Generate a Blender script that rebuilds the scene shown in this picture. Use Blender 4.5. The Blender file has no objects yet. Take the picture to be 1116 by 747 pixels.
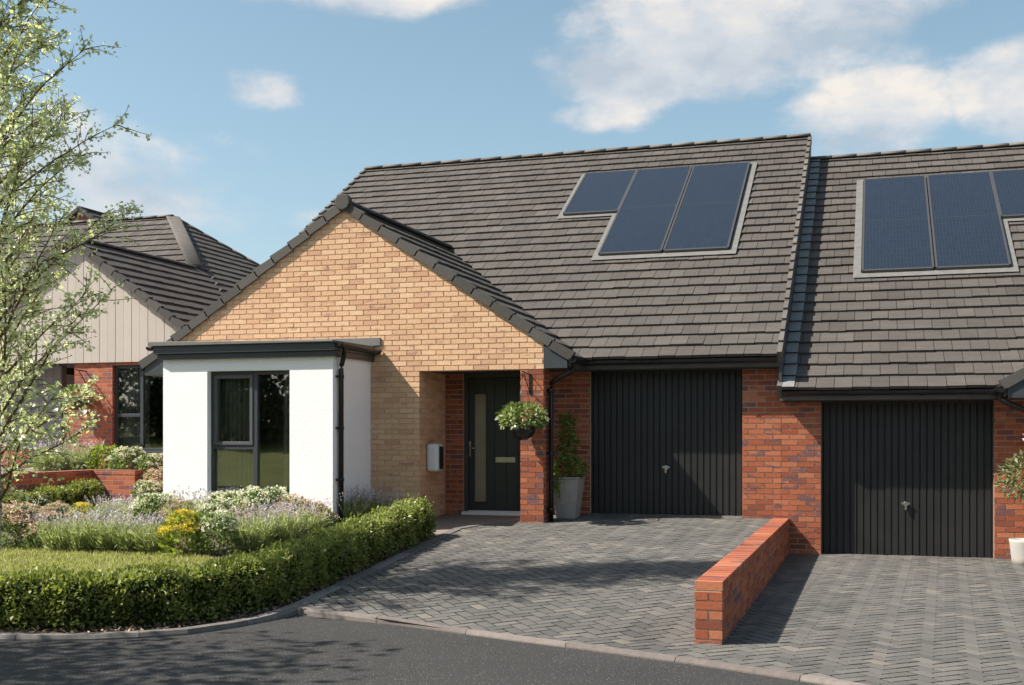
import bpy, bmesh, math, random
import numpy as np
from mathutils import Vector, Matrix
random.seed(7)
rng = np.random.default_rng(11)
sc = bpy.context.scene
COL = sc.collection
R = math.radians

# ------------------------------------------------------------------ camera
cam_d = bpy.data.cameras.new("camera")
cam = bpy.data.objects.new("camera", cam_d)
COL.objects.link(cam)
cam.location = (0, 0, 1.66)
cam.rotation_euler = (R(90), 0, math.atan2(397, 1269))
cam_d.sensor_width = 36
cam_d.lens = 36 * 1269 / 1116
cam_d.shift_y = (474 - 373.5) / 1116
cam_d.clip_end = 2000
sc.camera = cam

# ------------------------------------------------------------------ light
SUN = Vector((.43, .20, -.515)).normalized()      # direction the light travels
sd = bpy.data.lights.new("sun", 'SUN')
sd.energy = 4.8
sd.angle = R(.55)
sd.color = (1, .93, .83)
so = bpy.data.objects.new("sun", sd)
so.rotation_euler = SUN.to_track_quat('-Z', 'Y').to_euler()
so.location = (-10, -5, 14)
COL.objects.link(so)


# ------------------------------------------------------------------ node helper
class NT:
    def __init__(s, tree):
        s.t = tree

    def n(s, typ, ins=None, **kw):
        nd = s.t.nodes.new(typ)
        for k, v in kw.items():
            setattr(nd, k, v)
        for k, v in (ins or {}).items():
            if isinstance(v, bpy.types.NodeSocket):
                s.t.links.new(v, nd.inputs[k])
            elif isinstance(v, bpy.types.Node):
                s.t.links.new(v.outputs[0], nd.inputs[k])
            else:
                nd.inputs[k].default_value = v
        return nd

    def m(s, op, a, b=0.0, c=None, clamp=False):
        d = {0: a, 1: b}
        if c is not None:
            d[2] = c
        return s.n('ShaderNodeMath', d, operation=op, use_clamp=clamp).outputs[0]

    def ramp(s, fac, stops, interp='LINEAR'):
        nd = s.n('ShaderNodeValToRGB', {0: fac})
        cr = nd.color_ramp
        cr.interpolation = interp
        while len(cr.elements) > 1:
            cr.elements.remove(cr.elements[-1])
        for i, (p, c) in enumerate(stops):
            e = cr.elements[0] if i == 0 else cr.elements.new(p)
            e.position = p
            e.color = (*c, 1) if len(c) == 3 else c
        return nd.outputs[0]

    def mix(s, f, a, b, typ='MIX'):
        nd = s.n('ShaderNodeMix', data_type='RGBA', blend_type=typ)
        for sock, v in ((nd.inputs[0], f), (nd.inputs[6], a), (nd.inputs[7], b)):
            if isinstance(v, bpy.types.NodeSocket):
                s.t.links.new(v, sock)
            elif isinstance(v, tuple):
                sock.default_value = (*v, 1) if len(v) == 3 else v
            else:
                sock.default_value = v
        return nd.outputs[2]

    def noise(s, vec, scale, detail=4, rough=.55, dim='3D'):
        return s.n('ShaderNodeTexNoise', {'Vector': vec, 'Scale': scale, 'Detail': detail, 'Roughness': rough}).outputs[0]


# ------------------------------------------------------------------ world: sky + clouds
W = bpy.data.worlds.new("World")
sc.world = W
W.use_nodes = True
W.node_tree.nodes.clear()
k = NT(W.node_tree)
sky = k.n('ShaderNodeTexSky', sky_type='NISHITA', sun_disc=False, sun_elevation=math.asin(-SUN.z),
          sun_rotation=math.atan2(-SUN.x, -SUN.y), air_density=1.0, dust_density=1.6, ozone_density=1.6, altitude=60)
tc = k.n('ShaderNodeTexCoord')
vec = tc.outputs['Generated']
sep = k.n('ShaderNodeSeparateXYZ', {0: vec})
az = k.m('ARCTAN2', sep.outputs[0], sep.outputs[1])
el = k.m('ARCSINE', sep.outputs[2])
# (azimuth, elevation, half width, half height, strength) of each cloud bank, radians
CL = [(-.115, .325, .155, .050, 1.35), (-.20, .305, .095, .034, 1.2), (-.03, .345, .10, .042, 1.2), (-.05, .300, .10, .018, .5),
      (-.225, .268, .045, .014, .55), (-.008, .256, .072, .044, 1.15), (.125, .262, .075, .045, 1.0), (.03, .212, .16, .022, .5),
      (-.445, .362, .12, .022, .95), (-.52, .375, .04, .02, .7), (-.520, .283, .036, .017, .62), (-.620, .212, .13, .040, .62),
      (-.545, .20, .12, .028, .40), (-.70, .21, .09, .045, .5), (.25, .33, .12, .05, .9), (.42, .25, .14, .06, .9), (-1.0, .30, .2, .07, .9),
      (-1.4, .25, .2, .06, .8), (.8, .3, .2, .07, .8), (1.4, .3, .3, .08, .9), (2.2, .35, .3, .1, .9), (-2.2, .3, .3, .09, .9), (3.0, .3, .3, .1, .9)]
mp = k.n('ShaderNodeMapping', {'Vector': vec, 'Scale': (1, 1, 1.7)})
nz = k.noise(mp, 9, 10, .58)
nz2 = k.noise(mp, 26, 8, .6)
off = k.n('ShaderNodeMapping', {'Vector': vec, 'Location': (.022, .012, -.050), 'Scale': (1, 1, 1.7)})
nzl = k.noise(off, 9, 6, .58)
acc = None
accT = None
for a0, e0, sa, se, st in CL:
    da = k.m('DIVIDE', k.m('SUBTRACT', az, a0), sa)
    de = k.m('DIVIDE', k.m('SUBTRACT', el, e0), se)
    r2 = k.m('ADD', k.m('MULTIPLY', da, da), k.m('MULTIPLY', de, de))
    mk = k.m('MULTIPLY', k.m('SUBTRACT', 1.15, r2), st)
    acc = mk if acc is None else k.m('MAXIMUM', acc, mk)
    dt = k.m('ADD', de, -.42)
    mt = k.m('MULTIPLY', k.m('SUBTRACT', 1.15, k.m('ADD', k.m('MULTIPLY', da, da), k.m('MULTIPLY', dt, dt))), st)
    accT = mt if accT is None else k.m('MAXIMUM', accT, mt)
accT = k.m('SUBTRACT', k.m('MAXIMUM', accT, -.9), k.m('MAXIMUM', acc, -.9))
acc = k.m('MAXIMUM', acc, -.9)
den = k.m('ADD', acc, k.m('ADD', k.m('MULTIPLY', k.m('SUBTRACT', nz, .5), 3.4), k.m('MULTIPLY', k.m('SUBTRACT', nz2, .5), .8)))
cover = k.n('ShaderNodeMapRange', {0: den, 1: .0, 2: 1.1, 3: 0.0, 4: .86}, interpolation_type='SMOOTHSTEP', clamp=True).outputs[0]
lit = k.m('ADD', k.m('ADD', .52, k.m('MULTIPLY', accT, .30)), k.m('MULTIPLY', k.m('SUBTRACT', nz, nzl), 2.4), clamp=True)
ccol = k.ramp(lit, [(0, (2.35, 2.62, 2.95)), (.5, (3.2, 3.28, 3.42)), (1, (4.4, 4.02, 3.62))])
skyc = k.n('ShaderNodeHueSaturation', {'Hue': .476, 'Saturation': .88, 'Value': .70, 'Color': sky.outputs[0]}).outputs[0]
fin = k.mix(cover, skyc, ccol)
bg = k.n('ShaderNodeBackground', {'Color': fin, 'Strength': .122})
k.n('ShaderNodeOutputWorld', {0: bg})

sc.view_settings.view_transform = 'Standard'
sc.view_settings.look = 'None'
sc.view_settings.exposure = .92
sc.view_settings.gamma = 1
sc.view_settings.use_curve_mapping = False
sc.cycles.max_bounces = 8
sc.cycles.transparent_max_bounces = 16
sc.cycles.sample_clamp_indirect = 6

# ------------------------------------------------------------------ materials
MATS = {}


def new_mat(name):
    m = bpy.data.materials.new(name)
    m.use_nodes = True
    m.node_tree.nodes.clear()
    MATS[name] = m
    return NT(m.node_tree), m


def finish(k, bsdf):
    k.n('ShaderNodeOutputMaterial', {0: bsdf})


def brick_mat(name, stops, mortar, weather=.25, bumpd=.35, patch=None, pth=.60):
    k, m = new_mat(name)
    uv = k.n('ShaderNodeUVMap').outputs[0]
    wob = k.noise(uv, 9, 3)
    uvw = k.n('ShaderNodeVectorMath', {0: uv, 1: k.n('ShaderNodeVectorMath', {0: k.n('ShaderNodeCombineXYZ', {0: wob, 1: k.noise(k.n('ShaderNodeMapping', {'Vector': uv, 'Location': (5, 3, 1)}), 11, 3)}).outputs[0], 'Scale': .006}, operation='SCALE').outputs[0]}, operation='ADD').outputs[0]
    br = k.n('ShaderNodeTexBrick', {'Vector': uvw, 'Color1': (0, 0, 0, 1), 'Color2': (1, 1, 1, 1), 'Mortar': (.5, .5, .5, 1), 'Scale': 1.0, 'Mortar Size': .0052,
                                    'Mortar Smooth': .35, 'Bias': 0.0, 'Brick Width': .225, 'Row Height': .075}, offset=.5, offset_frequency=2)
    col = k.ramp(br.outputs['Color'], stops)
    n1 = k.noise(uv, 38, 6, .65)
    n2 = k.noise(uv, 2.2, 5, .6)
    n3 = k.noise(k.n('ShaderNodeMapping', {'Vector': uv, 'Scale': (18, 70, 1)}), 1, 4, .6)
    if patch:
        pn = k.n('ShaderNodeMapRange', {0: k.m('ADD', k.noise(k.n('ShaderNodeMapping', {'Vector': uv, 'Scale': (4.5, 13, 1)}), 1, 4, .6), k.m('MULTIPLY', k.m('SUBTRACT', k.m('FRACT', k.m('MULTIPLY', br.outputs['Color'], 7.31)), .5), .34)), 1: pth - .03, 2: pth + .06}, clamp=True).outputs[0]
        col = k.mix(k.m('MULTIPLY', pn, .85), col, patch)
    col = k.mix(.55, col, k.mix(k.m('MULTIPLY', n1, 1.0), (.55, .52, .52), (1.3, 1.27, 1.25)), 'MULTIPLY')
    col = k.mix(k.m('MULTIPLY', n3, .5), col, k.mix(1.0, col, (1.5, 1.35, 1.25), 'MULTIPLY'))
    col = k.mix(weather, col, k.mix(n2, (.55, .52, .5), (1.25, 1.25, 1.25)), 'MULTIPLY')
    mcol = k.mix(k.noise(uv, 60, 4), tuple(c * .75 for c in mortar), tuple(c * 1.15 for c in mortar))
    col = k.mix(br.outputs['Fac'], k.n('ShaderNodeHueSaturation', {'Value': 1.22, 'Color': col}).outputs[0], mcol)
    h = k.m('ADD', k.m('MULTIPLY', k.m('SUBTRACT', 1.0, br.outputs['Fac']), .8), k.m('ADD', k.m('MULTIPLY', n1, .35), k.m('MULTIPLY', br.outputs['Color'], .15)))
    bp = k.n('ShaderNodeBump', {'Strength': 1.0, 'Distance': .020 * bumpd / .35, 'Height': h})
    finish(k, k.n('ShaderNodeBsdfPrincipled', {'Base Color': col, 'Roughness': .88, 'Specular IOR Level': .25, 'Normal': bp}))


brick_mat('red_brick', [(0, (.22, .072, .052)), (.3, (.27, .082, .050)), (.6, (.33, .095, .050)), (.85, (.37, .125, .065)), (1, (.30, .085, .045))], (.46, .32, .22), patch=(.125, .075, .095))


def brick_unit(name, stops, patch, pth):
    """one fired brick: body colour from the brick's own tint, darker burnt patches and fine sand"""
    k, m = new_mat(name)
    co = k.n('ShaderNodeTexCoord').outputs['Object']
    a = k.n('ShaderNodeAttribute', attribute_name='tint').outputs['Fac']
    col = k.ramp(a, stops)
    n1 = k.noise(co, 45, 6, .65)
    n2 = k.noise(co, 1.3, 5, .6)
    pn = k.n('ShaderNodeMapRange', {0: k.m('ADD', k.noise(k.n('ShaderNodeMapping', {'Vector': co, 'Scale': (4.2, 4.2, 13)}), 1, 4, .6), k.m('MULTIPLY', k.m('SUBTRACT', k.m('FRACT', k.m('MULTIPLY', a, 7.31)), .5), .34)), 1: pth - .03, 2: pth + .07}, clamp=True).outputs[0]
    col = k.mix(k.m('MULTIPLY', pn, .85), col, patch)
    col = k.mix(.6, col, k.mix(n1, (.55, .53, .52), (1.42, 1.4, 1.38)), 'MULTIPLY')
    col = k.mix(.22, col, k.mix(n2, (.55, .52, .5), (1.4, 1.4, 1.4)), 'MULTIPLY')
    bp = k.n('ShaderNodeBump', {'Strength': .8, 'Distance': .005, 'Height': n1})
    finish(k, k.n('ShaderNodeBsdfPrincipled', {'Base Color': col, 'Roughness': .88, 'Specular IOR Level': .25, 'Normal': bp}))


brick_unit('red_unit', [(0, (.22, .068, .042)), (.3, (.31, .092, .048)), (.6, (.375, .120, .060)), (.85, (.43, .165, .088)), (1, (.30, .080, .042))], (.135, .080, .092), .60)
brick_unit('buff_unit', [(0, (.56, .335, .21)), (.2, (.62, .39, .24)), (.55, (.68, .44, .27)), (.85, (.73, .50, .315)), (1, (.64, .39, .245))], (.44, .25, .18), .70)


def simple(name, col, rough=.5, spec=.5, metal=0.0, var=.12, scale=6, bump=0.0, bscale=80, tint=0.0):
    k, m = new_mat(name)
    co = k.n('ShaderNodeTexCoord').outputs['Object']
    nz = k.noise(co, scale, 6, .6)
    c = k.mix(nz, tuple(x * (1 - var * 1.6) for x in col), tuple(x * (1 + var * 1.6) for x in col))
    if tint:
        a = k.n('ShaderNodeAttribute', attribute_name='tint').outputs['Fac']
        c = k.mix(1.0, c, k.mix(a, (1 - tint,) * 3, (1 + tint,) * 3), 'MULTIPLY')
    ins = {'Base Color': c, 'Roughness': k.m('ADD', rough - .08, k.m('MULTIPLY', nz, .16)), 'Specular IOR Level': spec, 'Metallic': metal}
    if bump:
        ins['Normal'] = k.n('ShaderNodeBump', {'Strength': .7, 'Distance': bump, 'Height': k.noise(co, bscale, 5, .65)})
    finish(k, k.n('ShaderNodeBsdfPrincipled', ins))
    return m


simple('red_mortar', (.48, .345, .245), .95, .1, var=.12, scale=20, bump=.002, bscale=150)
simple('buff_mortar', (.60, .43, .285), .95, .1, var=.12, scale=20, bump=.002, bscale=150)
simple('white_render', (.90, .90, .91), .9, .2, var=.02, scale=3, bump=.008, bscale=75)
simple('anthracite', (.040, .046, .052), .42, .5, var=.08, scale=20)
simple('sash_grey', (.085, .092, .097), .45, .5, var=.06, scale=20)
simple('soffit_grey', (.055, .060, .066), .5, .4, var=.08, scale=20)
simple('black_plastic', (.012, .012, .014), .30, .5, var=.2, scale=30)
simple('garage_black', (.0185, .0185, .0185), .43, .5, var=.26, scale=2.2)
simple('door_paint', (.022, .028, .030), .35, .5, var=.08, scale=12)
simple('lead', (.21, .205, .20), .6, .4, var=.25, scale=9, bump=.004, bscale=14)
simple('pale_flashing', (.150, .146, .138), .65, .3, var=.22, scale=9, bump=.004, bscale=22)
simple('bay_trim', (.16, .155, .145), .6, .3, var=.2, scale=12)
simple('chrome', (.6, .6, .58), .22, .5, metal=1.0, var=.08, scale=30)
simple('aluminium', (.72, .71, .68), .5, .5, metal=.0, var=.08, scale=30)
simple('brass_satin', (.50, .47, .36), .35, .5, metal=.8, var=.06, scale=30)
simple('charger_grey', (.72, .73, .75), .4, .5, var=.05, scale=20)
simple('panel_frame', (.085, .082, .079), .4, .5, metal=.4, var=.1, scale=20)
simple('kerb_stone', (.170, .155, .143), .9, .2, var=.28, scale=18, bump=.004, bscale=120, tint=.3)
simple('kerb_pink', (.175, .150, .137), .9, .2, var=.25, scale=18, bump=.004, bscale=120, tint=.22)
simple('slab_pink', (.25, .205, .18), .9, .2, var=.18, scale=9, bump=.002, bscale=140, tint=.12)
simple('joint_sand', (.016, .0155, .013), .95, .1, var=.3, scale=30)

def paving():
    k, m = new_mat('block_paving')
    co = k.n('ShaderNodeTexCoord').outputs['Object']
    a = k.n('ShaderNodeAttribute', attribute_name='tint').outputs['Fac']
    c = k.ramp(a, [(0, (.082, .080, .078)), (.45, (.106, .1025, .097)), (.8, (.125, .120, .112)), (.94, (.144, .135, .122)), (1, (.158, .144, .126))])
    fine = k.noise(co, 70, 5, .7)
    big = k.noise(co, .75, 6, .62)
    st = k.n('ShaderNodeMapRange', {0: k.noise(k.n('ShaderNodeMapping', {'Vector': co, 'Scale': (2.1, .55, 1), 'Location': (3.3, 1.7, 0)}), 1, 5, .6), 1: .56, 2: .74}, clamp=True).outputs[0]
    c = k.mix(.55, c, k.mix(fine, (.5, .5, .5), (1.5, 1.49, 1.47)), 'MULTIPLY')
    c = k.mix(.6, c, k.mix(big, (.5, .5, .5), (1.5, 1.48, 1.44)), 'MULTIPLY')
    c = k.mix(k.m('MULTIPLY', st, .32), c, (.050, .046, .042))
    bp = k.n('ShaderNodeBump', {'Strength': .7, 'Distance': .003, 'Height': fine})
    finish(k, k.n('ShaderNodeBsdfPrincipled', {'Base Color': c, 'Roughness': .86, 'Specular IOR Level': .3, 'Normal': bp}))


paving()
simple('cladding', (.48, .43, .375), .6, .3, var=.05, scale=3, tint=.03)
simple('cladding_grey', (.26, .265, .27), .6, .3, var=.05, scale=3)
simple('planter_stone', (.34, .32, .29), .85, .2, var=.2, scale=7, bump=.003, bscale=60)
simple('pot_white', (.40, .38, .35), .8, .2, var=.15, scale=9, bump=.003, bscale=60)
simple('soil', (.085, .062, .046), .95, .1, var=.5, scale=25, bump=.03, bscale=30)
simple('bark_chip', (.21, .15, .11), .95, .1, var=.4, scale=25, tint=.6)
simple('curtain', (.62, .60, .56), .9, .1, var=.08, scale=6)
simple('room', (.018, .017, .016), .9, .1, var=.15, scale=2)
simple('hedge_core', (.022, .034, .010), .95, .1, var=.5, scale=30)
simple('twig', (.16, .11, .075), .9, .1, var=.3, scale=20)
simple('terrain_grass', (.105, .112, .033), .95, .1, var=.4, scale=1.2)
simple('verge_unit', (.078, .071, .065), .7, .3, var=.16, scale=16, tint=.2)


def tile_mat(name, c):
    k, m = new_mat(name)
    co = k.n('ShaderNodeTexCoord').outputs['Object']
    a = k.n('ShaderNodeAttribute', attribute_name='tint').outputs['Fac']
    base = k.ramp(a, [(0, tuple(x * .80 for x in c)), (.35, tuple(x * .95 for x in c)), (.7, tuple(x * 1.05 for x in c)), (1, tuple(x * 1.25 for x in c))])
    big = k.noise(co, 1.1, 5, .6)
    fine = k.noise(co, 26, 6, .7)
    st = k.noise(k.n('ShaderNodeMapping', {'Vector': co, 'Scale': (2.2, 14, 14)}), 1, 6, .65)
    base = k.mix(.5, base, k.mix(big, (.6, .58, .56), (1.4, 1.4, 1.38)), 'MULTIPLY')
    base = k.mix(.65, base, k.mix(fine, (.5, .5, .5), (1.5, 1.48, 1.45)), 'MULTIPLY')
    base = k.mix(.7, base, k.mix(st, (.45, .45, .45), (1.6, 1.57, 1.53)), 'MULTIPLY')
    bp = k.n('ShaderNodeBump', {'Strength': .6, 'Distance': .004, 'Height': fine})
    finish(k, k.n('ShaderNodeBsdfPrincipled', {'Base Color': base, 'Roughness': .82, 'Specular IOR Level': .3, 'Normal': bp}))


tile_mat('roof_tile', (.077, .069, .063))
tile_mat('ridge_tile', (.118, .108, .099))


def asphalt():
    k, m = new_mat('asphalt')
    co = k.n('ShaderNodeTexCoord').outputs['Object']
    f = k.noise(co, 110, 4, .7)
    b = k.noise(co, .9, 5, .6)
    vo = k.n('ShaderNodeTexVoronoi', {'Vector': co, 'Scale': 62.0, 'Randomness': 1.0})
    speck = k.m('MULTIPLY', k.m('LESS_THAN', vo.outputs['Distance'], .27), k.m('GREATER_THAN', k.n('ShaderNodeSeparateColor', {0: vo.outputs['Color']}).outputs[0], .80))
    c = k.mix(f, (.020, .020, .0205), (.060, .0585, .0565))
    c = k.mix(.6, c, k.mix(b, (.55, .55, .55), (1.35, 1.33, 1.3)), 'MULTIPLY')
    c = k.mix(speck, c, (.20, .195, .185))
    bp = k.n('ShaderNodeBump', {'Strength': .8, 'Distance': .006, 'Height': k.m('ADD', f, vo.outputs['Distance'])})
    finish(k, k.n('ShaderNodeBsdfPrincipled', {'Base Color': c, 'Roughness': .85, 'Specular IOR Level': .3, 'Normal': bp}))


asphalt()


def leaf_mat(name, c0, c1, transl=.35, rough=.45, spec=.4):
    k, m = new_mat(name)
    a = k.n('ShaderNodeAttribute', attribute_name='tint').outputs['Fac']
    c = k.mix(a, c0, c1)
    p = k.n('ShaderNodeBsdfPrincipled', {'Base Color': c, 'Roughness': rough, 'Specular IOR Level': spec})
    t = k.n('ShaderNodeBsdfTranslucent', {'Color': k.mix(1.0, c, (1.5, 1.6, .9), 'MULTIPLY')})
    finish(k, k.n('ShaderNodeMixShader', {0: transl, 1: p.outputs[0], 2: t.outputs[0]}))


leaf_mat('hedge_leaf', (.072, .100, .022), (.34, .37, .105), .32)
leaf_mat('hedge_tip', (.12, .17, .03), (.22, .27, .05), .35)
leaf_mat('birch_leaf', (.36, .40, .24), (.76, .77, .60), .45, .28, .9)
leaf_mat('dark_leaf', (.014, .026, .008), (.045, .072, .020), .12)
leaf_mat('ivy_leaf', (.08, .12, .025), (.27, .35, .10), .4)
leaf_mat('basket_leaf', (.05, .09, .015), (.26, .31, .10), .3)
leaf_mat('lavender_leaf', (.20, .24, .115), (.44, .47, .27), .4)
leaf_mat('lavender_flower', (.33, .28, .40), (.64, .58, .70), .3)
leaf_mat('sedum_leaf', (.08, .12, .05), (.27, .33, .16), .3)
leaf_mat('sedum_pink', (.50, .31, .30), (.80, .63, .59), .25)
leaf_mat('sedum_white', (.66, .64, .57), (.88, .86, .80), .25)
leaf_mat('gold_leaf', (.46, .33, .05), (.78, .62, .13), .35)
leaf_mat('lime_leaf', (.12, .17, .03), (.34, .40, .09), .35)
leaf_mat('grass_blade', (.25, .255, .10), (.47, .46, .215), .4)
leaf_mat('olive_leaf', (.10, .12, .055), (.30, .33, .17), .3)
leaf_mat('pink_petal', (.65, .35, .42), (.8, .72, .72), .3)


def bark():
    k, m = new_mat('birch_bark')
    co = k.n('ShaderNodeTexCoord').outputs['Object']
    n = k.noise(k.n('ShaderNodeMapping', {'Vector': co, 'Scale': (6, 6, 26)}), 1, 5, .7)
    c = k.ramp(n, [(.38, (.06, .05, .045)), (.5, (.42, .39, .35)), (1, (.55, .52, .47))])
    finish(k, k.n('ShaderNodeBsdfPrincipled', {'Base Color': c, 'Roughness': .8}))


bark()


def glass():
    k, m = new_mat('window_glass')
    co = k.n('ShaderNodeTexCoord').outputs['Object']
    fr = k.n('ShaderNodeFresnel', {0: 1.55})
    fac = k.m('ADD', k.m('MULTIPLY', fr, 1.7), .11, clamp=True)
    t = k.n('ShaderNodeBsdfTransparent', {'Color': (.84, .86, .85, 1)})
    g = k.n('ShaderNodeBsdfGlossy', {'Color': (.9, .92, .95, 1), 'Roughness': .015,
                                     'Normal': k.n('ShaderNodeBump', {'Strength': .05, 'Distance': .01, 'Height': k.noise(co, 1.4, 2)})})
    finish(k, k.n('ShaderNodeMixShader', {0: fac, 1: t.outputs[0], 2: g.outputs[0]}))
    k, m = new_mat('frosted_glass')
    co = k.n('ShaderNodeTexCoord').outputs['Object']
    c = k.mix(k.noise(co, 3, 3), (.16, .145, .10), (.30, .28, .21))
    finish(k, k.n('ShaderNodeBsdfPrincipled', {'Base Color': c, 'Roughness': .22, 'Specular IOR Level': .7,
                                               'Normal': k.n('ShaderNodeBump', {'Strength': .3, 'Distance': .004, 'Height': k.noise(co, 60, 3)})}))
    k, m = new_mat('solar_cell')
    uv = k.n('ShaderNodeUVMap').outputs[0]
    br = k.n('ShaderNodeTexBrick', {'Vector': uv, 'Color1': (0, 0, 0, 1), 'Color2': (1, 1, 1, 1), 'Mortar': (.5, .5, .5, 1), 'Scale': 1.0, 'Mortar Size': .0022,
                                    'Mortar Smooth': .1, 'Bias': 0.0, 'Brick Width': .052, 'Row Height': .156}, offset=0.0)
    c = k.mix(br.outputs['Color'], (.013, .018, .029), (.015, .021, .033))
    c = k.mix(br.outputs['Fac'], c, (.028, .036, .050))
    finish(k, k.n('ShaderNodeBsdfPrincipled', {'Base Color': c, 'Roughness': .22, 'Specular IOR Level': .40, 'Coat Weight': .0}))


glass()

# ------------------------------------------------------------------ mesh builder
ROOTLOC = {}


def tag(o, label=None, cat=None, group=None, kind=None):
    if label: o['label'] = label
    if cat: o['category'] = cat
    if group: o['group'] = group
    if kind: o['kind'] = kind
    return o


def thing(name, loc, label, cat, group=None):
    o = bpy.data.objects.new(name, None)
    o.empty_display_size = .2
    o.location = loc
    COL.objects.link(o)
    ROOTLOC[o.name] = Vector(loc)
    return tag(o, label, cat, group)


def link_mesh(name, me, parent=None, origin=None):
    o = bpy.data.objects.new(name, me)
    COL.objects.link(o)
    if parent is not None:
        ROOTLOC[o.name] = ROOTLOC[parent.name]
        o.parent = parent
    elif origin is not None:
        o.location = origin
        ROOTLOC[o.name] = Vector(origin)
    return o


class MB:
    def __init__(s, T=None):
        s.v = []; s.f = []; s.mi = []; s.tn = []; s.sm = []
        s.T = T

    def face(s, pts, m=0, tint=None, smooth=False):
        b = len(s.v)
        for p in pts:
            s.v.append(s.T(p) if s.T else tuple(p))
        s.f.append(tuple(range(b, b + len(pts))))
        s.mi.append(m); s.tn.append(random.random() if tint is None else tint); s.sm.append(smooth)

    def hull(s, a, b, m=0, tint=None, caps=True, smooth=False):
        """solid between two matching rings"""
        tint = random.random() if tint is None else tint
        n = len(a)
        base = len(s.v)
        for p in list(a) + list(b):
            s.v.append(s.T(p) if s.T else tuple(p))
        for i in range(n):
            j = (i + 1) % n
            s.f.append((base + i, base + j, base + n + j, base + n + i)); s.mi.append(m); s.tn.append(tint); s.sm.append(smooth)
        if caps:
            s.f.append(tuple(base + i for i in reversed(range(n)))); s.mi.append(m); s.tn.append(tint); s.sm.append(False)
            s.f.append(tuple(base + n + i for i in range(n))); s.mi.append(m); s.tn.append(tint); s.sm.append(False)

    def box(s, x0, x1, y0, y1, z0, z1, m=0, tint=None):
        s.hull([(x0, y0, z0), (x1, y0, z0), (x1, y1, z0), (x0, y1, z0)], [(x0, y0, z1), (x1, y0, z1), (x1, y1, z1), (x0, y1, z1)], m, tint)

    def prism_y(s, poly, y0, y1, m=0):      # poly of (x, z)
        s.hull([(x, y0, z) for x, z in poly], [(x, y1, z) for x, z in poly], m)

    def prism_x(s, poly, x0, x1, m=0):      # poly of (y, z)
        s.hull([(x0, y, z) for y, z in poly], [(x1, y, z) for y, z in poly], m)

    def tube(s, pts, r, n=8, m=0, tint=None, r1=None):
        pts = [Vector(p) for p in pts]
        rings = []
        up = Vector((0, 0, 1))
        for i, p in enumerate(pts):
            d = (pts[min(i + 1, len(pts) - 1)] - pts[max(i - 1, 0)]).normalized()
            u = d.cross(up)
            if u.length < .05: u = d.cross(Vector((1, 0, 0)))
            u.normalize(); w = u.cross(d).normalized()
            rr = r if r1 is None else r + (r1 - r) * i / max(1, len(pts) - 1)
            rings.append([p + (u * math.cos(2 * math.pi * q / n) + w * math.sin(2 * math.pi * q / n)) * rr for q in range(n)])
        tint = random.random() if tint is None else tint
        base = len(s.v)
        for rg in rings:
            for p in rg: s.v.append(s.T(tuple(p)) if s.T else tuple(p))
        for i in range(len(rings) - 1):
            for q in range(n):
                q2 = (q + 1) % n
                s.f.append((base + i * n + q, base + i * n + q2, base + (i + 1) * n + q2, base + (i + 1) * n + q)); s.mi.append(m); s.tn.append(tint); s.sm.append(True)
        s.f.append(tuple(base + q for q in reversed(range(n)))); s.mi.append(m); s.tn.append(tint); s.sm.append(False)
        e = base + (len(rings) - 1) * n
        s.f.append(tuple(e + q for q in range(n))); s.mi.append(m); s.tn.append(tint); s.sm.append(False)

    def lathe(s, c, prof, n=20, m=0):       # prof of (r, z)
        c = Vector(c)
        base = len(s.v)
        for r, z in prof:
            for q in range(n):
                p = c + Vector((r * math.cos(2 * math.pi * q / n), r * math.sin(2 * math.pi * q / n), z))
                s.v.append(s.T(tuple(p)) if s.T else tuple(p))
        for i in range(len(prof) - 1):
            for q in range(n):
                q2 = (q + 1) % n
                s.f.append((base + i * n + q, base + i * n + q2, base + (i + 1) * n + q2, base + (i + 1) * n + q)); s.mi.append(m); s.tn.append(.5); s.sm.append(True)

    def build(s, name, mats, parent=None, bevel=0, origin=None, recalc=True):
        if isinstance(mats, str): mats = [mats]
        org = ROOTLOC[parent.name] if parent is not None else Vector(origin or (0, 0, 0))
        me = bpy.data.meshes.new(name)
        me.from_pydata([(x - org.x, y - org.y, z - org.z) for x, y, z in s.v], [], s.f)
        for mn in mats: me.materials.append(MATS[mn])
        me.polygons.foreach_set('material_index', s.mi)
        me.polygons.foreach_set('use_smooth', s.sm)
        at = me.attributes.new('tint', 'FLOAT', 'FACE')
        at.data.foreach_set('value', s.tn)
        if recalc:
            bm = bmesh.new(); bm.from_mesh(me)
            bmesh.ops.recalc_face_normals(bm, faces=bm.faces)
            bm.to_mesh(me); bm.free()
        uvl = me.uv_layers.new(name='UVMap')
        uv = np.zeros((len(me.loops), 2), np.float32)
        for p in me.polygons:
            nx, ny, nz = (abs(c) for c in p.normal)
            for li in p.loop_indices:
                x, y, z = me.vertices[me.loops[li].vertex_index].co
                x += org.x; y += org.y; z += org.z
                if nz > .7: uv[li] = (x, y)
                elif ny >= nx: uv[li] = (x, z)
                else: uv[li] = (y + .11, z)
        uvl.data.foreach_set('uv', uv.ravel())
        o = link_mesh(name, me, parent, org if parent is None else None)
        if bevel:
            b = o.modifiers.new('bevel', 'BEVEL'); b.width = bevel; b.segments = 2; b.limit_method = 'ANGLE'; b.angle_limit = R(40)
        return o


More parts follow.
